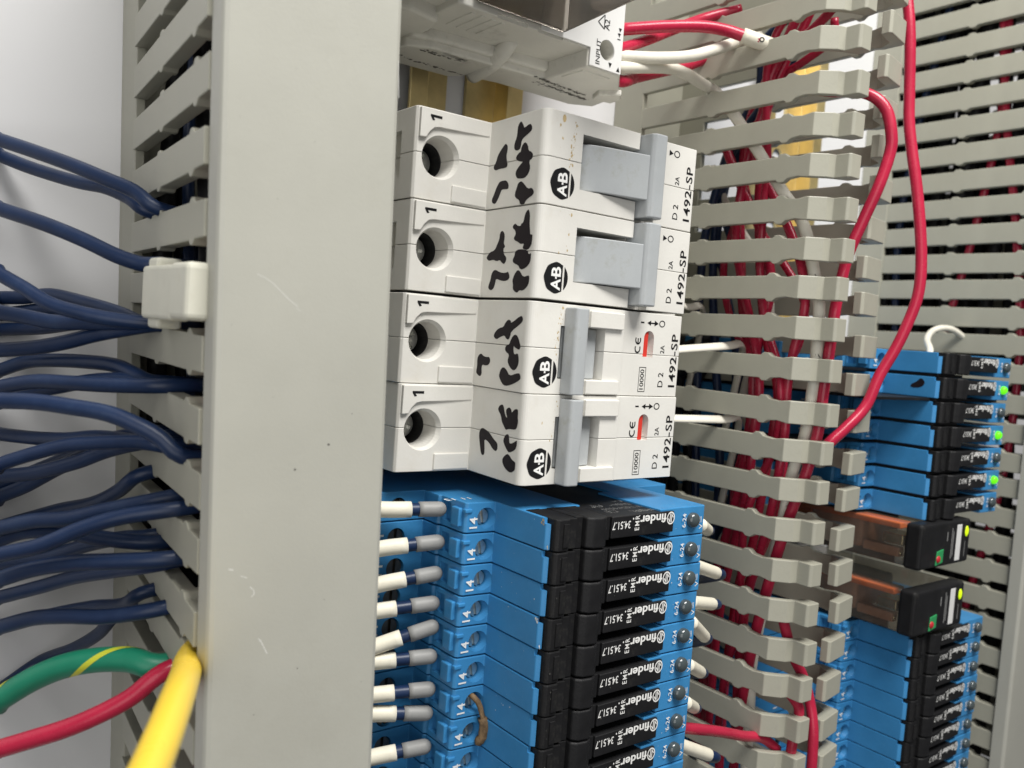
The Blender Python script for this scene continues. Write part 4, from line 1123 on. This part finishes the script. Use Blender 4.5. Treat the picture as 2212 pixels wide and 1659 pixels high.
for c, pts in LEFT_WIRES:
    far = [(pts[0][0] * 2 - pts[1][0] - 10, pts[0][1] * 2 - pts[1][1], max(3.0, pts[0][2] * 2 - pts[1][2] - 6))]
    pts = [(a, b_, max(2.2, w)) for a, b_, w in pts]
    ve = pts[-4][1]
    sl_ = min([13.35 + 10.05 * q for q in range(-1, 8)] + [92.6, 102.0], key=lambda q: abs(q - ve))
    room = 0.4 if sl_ == 92.6 else 1.4
    dv = max(sl_ - room, min(sl_ + room, ve)) - ve
    pts = [(a, b_ + (rnd.uniform(-.45, .45) if c == 'b' and 1 < i < len(pts) - 6 else 0), w) for i, (a, b_, w) in enumerate(pts)]
    if c != 'b':
        dv = (101.4 if c == 'g' else 101.0) - ve
    pts = [(a, b_ + dv * f_, w) for (a, b_, w), f_ in zip(pts, [0] * (len(pts) - 7) + [.15, .4, .75, 1, 1, 1, 1])]
    pts = far + pts
    if c == 'b':
        o = obj('wire', MB().tube(pts, 1.3 + rnd.uniform(-.08, .08), 14), BLUEW)
        tag(o, BL_LAB[n], 'wire', 'blue wires at the covered duct')
        n += 1
    elif c == 'g':
        o = obj('earth_wire', MB().tube(pts, 2.05, 18), GREENW)
        tag(o, 'thick green wire with a yellow spiral entering the covered duct', 'wire')
        # spiral stripe
        st = MB()
        path = [Vector(p) for p in pts]
        dens = []
        ext = [path[0] * 2 - path[1]] + path + [path[-1] * 2 - path[-2]]
        for i in range(1, len(ext) - 2):
            a, b_, c_, d_ = ext[i - 1:i + 3]
            for q in range(14):
                t = q / 14
                dens.append(0.5 * ((2 * b_) + (c_ - a) * t + (2 * a - 5 * b_ + 4 * c_ - d_) * t * t + (3 * b_ - a - 3 * c_ + d_) * t ** 3))
        bm = bmesh.new()
        prev = None
        L = 0
        for i in range(len(dens) - 1):
            t = (dens[i + 1] - dens[i])
            L += t.length
            t.normalize()
            n1 = Vector((0, 1, 0))
            n1 = (n1 - t * n1.dot(t)).normalized()
            n2 = t.cross(n1)
            row = []
            for q in range(5):
                a = 3.35 + L / 21.0 * 2 * math.pi + (q - 2) * 0.13
                row.append(bm.verts.new(dens[i] + (n1 * math.cos(a) + n2 * math.sin(a)) * 2.085))
            if prev:
                for q in range(4):
                    bm.faces.new((prev[q], prev[q + 1], row[q + 1], row[q]))
            prev = row
        st.add(bm, True)
        obj('stripe', st, STRIPEY, o)
    else:
        tag(obj('wire', MB().tube(pts, 1.5, 14), REDW), 'red wire entering the covered duct below the green one', 'wire')
tag(obj('cable', MB().tube(YELLOW, 2.15, 24), YELLOWW), 'smooth yellow cable coming out of the covered duct towards the viewer', 'cable')

# wires running inside the covered duct
for k, (u, w, m, lb, ph) in enumerate(((-30, 20, BLUEW, 'blue wire lying deep inside the covered duct', 0), (-26, 34, BLUEW, 'blue wire along the middle of the covered duct', 1), (-35.5, 52, REDW, 'red wire glimpsed through slots of the covered duct', 2),
                                       (-27, 58, BLUEW, 'blue wire just under the duct cover', 3), (-22, 46, BLUEW, 'blue wire along the inner wall of the covered duct', 4), (-38.6, 66.5, REDW, 'red wire close under the cover near the clip', 5))):
    pts = []
    for i in range(10):
        v = -70 + i * 26
        pts.append((u + 0.028 * (v - 52) + .8 * math.sin(i * 1.3 + ph), v, w + 2.2 * math.sin(i * 1.7 + ph * 2)))
    tag(obj('wire', MB().tube(pts, 1.2, 10, step=3), m), lb, 'wire', 'wires inside the covered duct')


# ------------------------------------------------------------------ wires of the open duct
def wire(pts, r, m, label, group=None, ext=None):
    return tag(obj('wire', MB().tube(pts, r, 14), m), label, 'wire', group)


G = 'wires inside the open duct'
wire(RED_A, 1.22, REDW, 'red wire in the open duct, the leftmost of those running down it', G)
wire(RED_B, 1.22, REDW, 'red wire in the open duct, behind and right of its neighbour', G)
wire(RED_C, 1.22, REDW, 'red wire in the open duct nearest the white marked wire', G)
wire([(u + 4, v + 3, w - 9) for u, v, w in RED_B], 1.35, REDW, 'red wire deep in the open duct behind the other reds', G)
wire([(u + 3, v - 4, w - 13) for u, v, w in RED_C], 1.35, REDW, 'deepest red wire of the open duct, seen low between fingers', G)
for k, (src, du, dv_, dw, r_, m_, lb) in enumerate(((RED_A, 5, 6, -6, 1.05, REDW, 'thin red wire weaving behind the leftmost red one'), (RED_B, -4.5, -7, 3, 1.05, REDW, 'thin red wire in front of the middle red one'), (RED_C, 6, 9, -5, 1.05, REDW, 'thin red wire shadowed beneath the white marked wire'),
                                                    (RED_B, 7, 12, -16, 1.1, BLUEW, 'thin navy wire crossing under the reds of the open duct'), (RED_A, 8, -9, -11, 1.1, BLUEW, 'thin navy wire behind the reds of the open duct'), (RED_C, 9, 4, -18, 1.15, WHITEW, 'thin white wire deep in the open duct'))):
    wire([(u + du + .9 * math.sin(i * 1.9 + k), v + dv_, w + dw + 2.2 * math.sin(i * 1.3 + 2 * k)) for i, (u, v, w) in enumerate(src)], r_, m_, lb, G)
wire(BLUE_A, 1.25, BLUEW, 'dark blue wire low in the open duct beside the breakers', G)
wire(BLUE_B, 1.25, BLUEW, 'second dark blue wire low in the open duct, deeper', G)
WP = SOCK_WHITE_B
o = wire(WP, 1.5, WHITEW, 'white wire with printed marks running from the socket down the open duct')
mk = MB()
for i in (7, 8, 9, 10, 11, 12, 15, 16, 18, 19):
    a = Vector(WP[i])
    b_ = Vector(WP[i + 1])
    dr = (b_ - a).normalized()
    for q in range(6):
        c_ = a + (b_ - a) * rnd.uniform(.1, .8)
        s1 = Vector((-0.75, 0, 0.66)).cross(dr)
        c2 = c_ + Vector((-0.75, 0, 0.66)) * 1.47
        hl, hw = rnd.uniform(.25, .7), rnd.uniform(.08, .16)
        sd = s1 * rnd.uniform(-.6, .6)
        d2 = (dr + s1 * rnd.uniform(-.7, .7)).normalized()
        n2 = Vector((-0.75, 0, 0.66)).cross(d2)
        k = len(mk.v)
        mk.v += [tuple(c2 + sd + d2 * hl + n2 * hw), tuple(c2 + sd + d2 * hl - n2 * hw), tuple(c2 + sd - d2 * hl - n2 * hw), tuple(c2 + sd - d2 * hl + n2 * hw)]
        mk.f.append([k, k + 1, k + 2, k + 3])
        mk.s.append(False)
        mk.m.append(0)
obj('printed_mark', mk, INK, o)
wire(LOOP_IN, 1.42, REDW, 'red wire hooking out of the open duct and back in, shorter loop')
wire(LOOP_OUT, 1.42, REDW, 'long red wire hanging in front of the far duct from the top edge')
wire(LOOP_LOW, 1.35, REDW, 'red wire leaving the open duct low down beside the lower far relays')
wire(LOOP_LOW2, 1.3, REDW, 'short red wire tucked behind the low red one')
wire(RED_REL, 1.3, REDW, 'red wire from the near relays into the open duct near the lower edge')
G = 'wires on the off-white socket'
o = wire(SOCK_RED_A[:7], 1.5, REDW, 'upper red wire of the socket, ending in a white marker sleeve', G)
a, b_ = Vector(SOCK_RED_A[5]), Vector(SOCK_RED_A[7])
obj('marker_sleeve', MB().tube([a, (a + b_) / 2, b_], 1.95, 18), SLEEVE, o)
mk = MB()
mk.ring((0, 0, 0), .35, .65)
for i, q in enumerate(mk.v):
    c_ = a + (b_ - a) * 0.6
    dr = (b_ - a).normalized()
    out_ = Vector((-.7, 0, .7))
    out_ = (out_ - dr * out_.dot(dr)).normalized()
    s1 = out_.cross(dr)
    mk.v[i] = tuple(c_ + out_ * 1.97 + dr * q[0] + s1 * q[1])
obj('sleeve_mark', mk, INK, o)
wire(SOCK_RED_B, 1.4, REDW, 'second red wire of the socket, passing behind the sleeved one', G)
wire(SOCK_WHITE_A, 1.5, WHITEW, 'plain white wire from the socket going straight into the duct', G)
wire([(61, -24, 35), (66, -22.6, 37)] + SOCK_RED_C[2:], 1.5, REDW, 'lowest red wire of the socket, under the white ones', G)

# ferruled leads of the near relays
for k, (t, bq) in enumerate(FERR):
    t, bq = Vector(t), Vector(bq)
    d = (t - bq)
    L = d.length
    d.normalize()
    root = thing('ferruled_wire', '%s sleeved lead with grey tip, counted down from the breakers' % ORD[k], 'wire', (0, 0, 0), 'sleeved leads of the near relays')
    gl = 5.1 + rnd.uniform(-.4, .5)
    bl = 1.7 + rnd.uniform(-.4, 1.5)
    tip = t - d * 0.6
    obj('ferrule', MB().tube([tip - d * gl, tip - d * gl * .6, tip - d * gl * .3, tip - d * 0.9], 1.52, 20, round_end=True), FERRULE, root)
    obj('core', MB().tube([tip - d * (gl + bl + 2), tip - d * (gl + bl * .5), tip - d * (gl - 1)], 1.28, 16), BLUEW, root)
    e = tip - d * (gl + bl)
    back = e - d * 14 + Vector((0, rnd.uniform(-1.3, 1.3), rnd.uniform(-1, 1)))
    sv = MB().tube([e, e - d * 4, e - d * 8 + Vector((0, rnd.uniform(-.35, .35), 0)), back, back + Vector((-6, (bq.y - t.y) * .4, -4))], 1.6, 20)
    obj('sleeve', sv, SLEEVE, root)
    mk = MB()
    c_ = e - d * (9 + rnd.uniform(-.7, .9))
    for q in range(2):
        x = c_ - d * q * 0.9
        sgn = rnd.choice((-.5, .2, .6))
        mk.flat([(x.x - .12, x.y + sgn - .5), (x.x + .12, x.y + sgn - .45), (x.x + .15, x.y + sgn + .5), (x.x - .1, x.y + sgn + .45)], 'w', 0)
        for i in range(len(mk.v) - 4, len(mk.v)):
            vv = mk.v[i]
            mk.v[i] = (vv[0], vv[1], x.z + math.sqrt(max(0, 1.63 ** 2 - (vv[1] - x.y) ** 2)))
    obj('sleeve_mark', mk, INK, root)

for k, (a, b_) in enumerate(FERR_R):
    a, b_ = Vector(a), Vector(b_)
    d = (b_ - a).normalized()
    root = thing('ferruled_wire', '%s white sleeved lead leaving the lamp side of the near relays' % ORD[k], 'wire', (0, 0, 0), 'white leads right of the near relays')
    obj('sleeve', MB().tube([a - d * 4, a, (a + b_) / 2, b_ - d * .8], 1.45, 18, round_end=True), SLEEVE, root)
    obj('core', MB().tube([b_ - d * 2, b_ + d * 3, b_ + d * 12 + Vector((0, 2, -8)), b_ + d * 22 + Vector((4, 6, -22))], 1.2, 12), BLUEW, root)

# flake stuck in the relay terminals
f = MB()
pts = [(15.4, 113.9, 60.8), (16.5, 115.4, 62.6), (17.2, 117.6, 63.2), (17.6, 119.8, 63.6), (17.5, 122.2, 63.4), (17.2, 123.6, 62.8)]
f.tube(pts, 0.55, 9, flat=1.0)
f.tube([(17.3, 118.6, 63.2), (17.7, 120.4, 63.6), (17.5, 122.4, 63.4), (17.25, 123.4, 62.9)], 0.95, 9, round_end=True)
for i, q in enumerate(f.v):
    s_ = math.sin(q[1] * 5.1 + q[0] * 3) * .12 + math.sin(q[1] * 11 + q[2] * 7) * .08
    f.v[i] = (q[0] + s_, q[1], q[2] + s_)
tag(obj('debris_flake', f, FLAKE), 'shrivelled brown flake caught in two relay screw holes', 'debris')

# far duct wires and a small white loop
wire(WHITE_LOOP, 1.1, WHITEW, 'small white wire looping into the far duct above the far relays')
for k, (u, w, m, lb) in enumerate(((243.5, 40, REDW, 'red wire running inside the far duct'), (244, 24, BLUEW, 'dark blue wire inside the far duct, deeper'), (243.5, 55, REDW, 'red wire inside the far duct near its cover'))):
    pts = [(u + .8 * math.sin(i * 1.1 + k), -140 + i * 44, w + 9 * math.sin(i * .9 + k * 2)) for i in range(11)]
    wire(pts, 1.4, m, lb, 'wires inside the far duct')

# black wires: added ones darken the covered ducts, others lie in the open duct
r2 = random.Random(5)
for k in range(14):  # added wires, put in so the far duct looks dark through its slots
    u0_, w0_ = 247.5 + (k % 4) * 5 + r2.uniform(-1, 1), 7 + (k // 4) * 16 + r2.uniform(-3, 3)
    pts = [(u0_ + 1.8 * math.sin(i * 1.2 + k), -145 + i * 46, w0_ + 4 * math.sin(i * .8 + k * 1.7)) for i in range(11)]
    tag(obj('wire', MB().tube(pts, 2.6, 10, step=4), DARKW), 'added black wire that darkens the far covered duct', 'wire', 'added black wires of the far duct')
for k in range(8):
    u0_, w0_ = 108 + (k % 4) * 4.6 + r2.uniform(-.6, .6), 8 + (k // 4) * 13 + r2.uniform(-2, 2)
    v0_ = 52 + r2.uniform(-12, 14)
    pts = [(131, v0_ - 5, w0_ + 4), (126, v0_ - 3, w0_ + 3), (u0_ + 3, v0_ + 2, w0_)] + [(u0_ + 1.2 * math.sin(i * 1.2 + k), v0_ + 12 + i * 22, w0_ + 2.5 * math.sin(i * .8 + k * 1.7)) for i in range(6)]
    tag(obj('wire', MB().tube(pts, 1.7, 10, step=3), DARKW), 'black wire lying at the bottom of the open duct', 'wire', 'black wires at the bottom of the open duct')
for k in range(6):  # added wires, put in to darken the inside of the near covered duct
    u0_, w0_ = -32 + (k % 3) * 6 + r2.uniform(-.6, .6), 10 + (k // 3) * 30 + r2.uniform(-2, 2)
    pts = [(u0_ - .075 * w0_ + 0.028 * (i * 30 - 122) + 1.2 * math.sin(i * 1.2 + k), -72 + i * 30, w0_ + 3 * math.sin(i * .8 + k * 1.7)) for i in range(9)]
    tag(obj('wire', MB().tube(pts, 1.9, 10, step=3), DARKW), 'added black wire that darkens the near covered duct', 'wire', 'added black wires of the near covered duct')
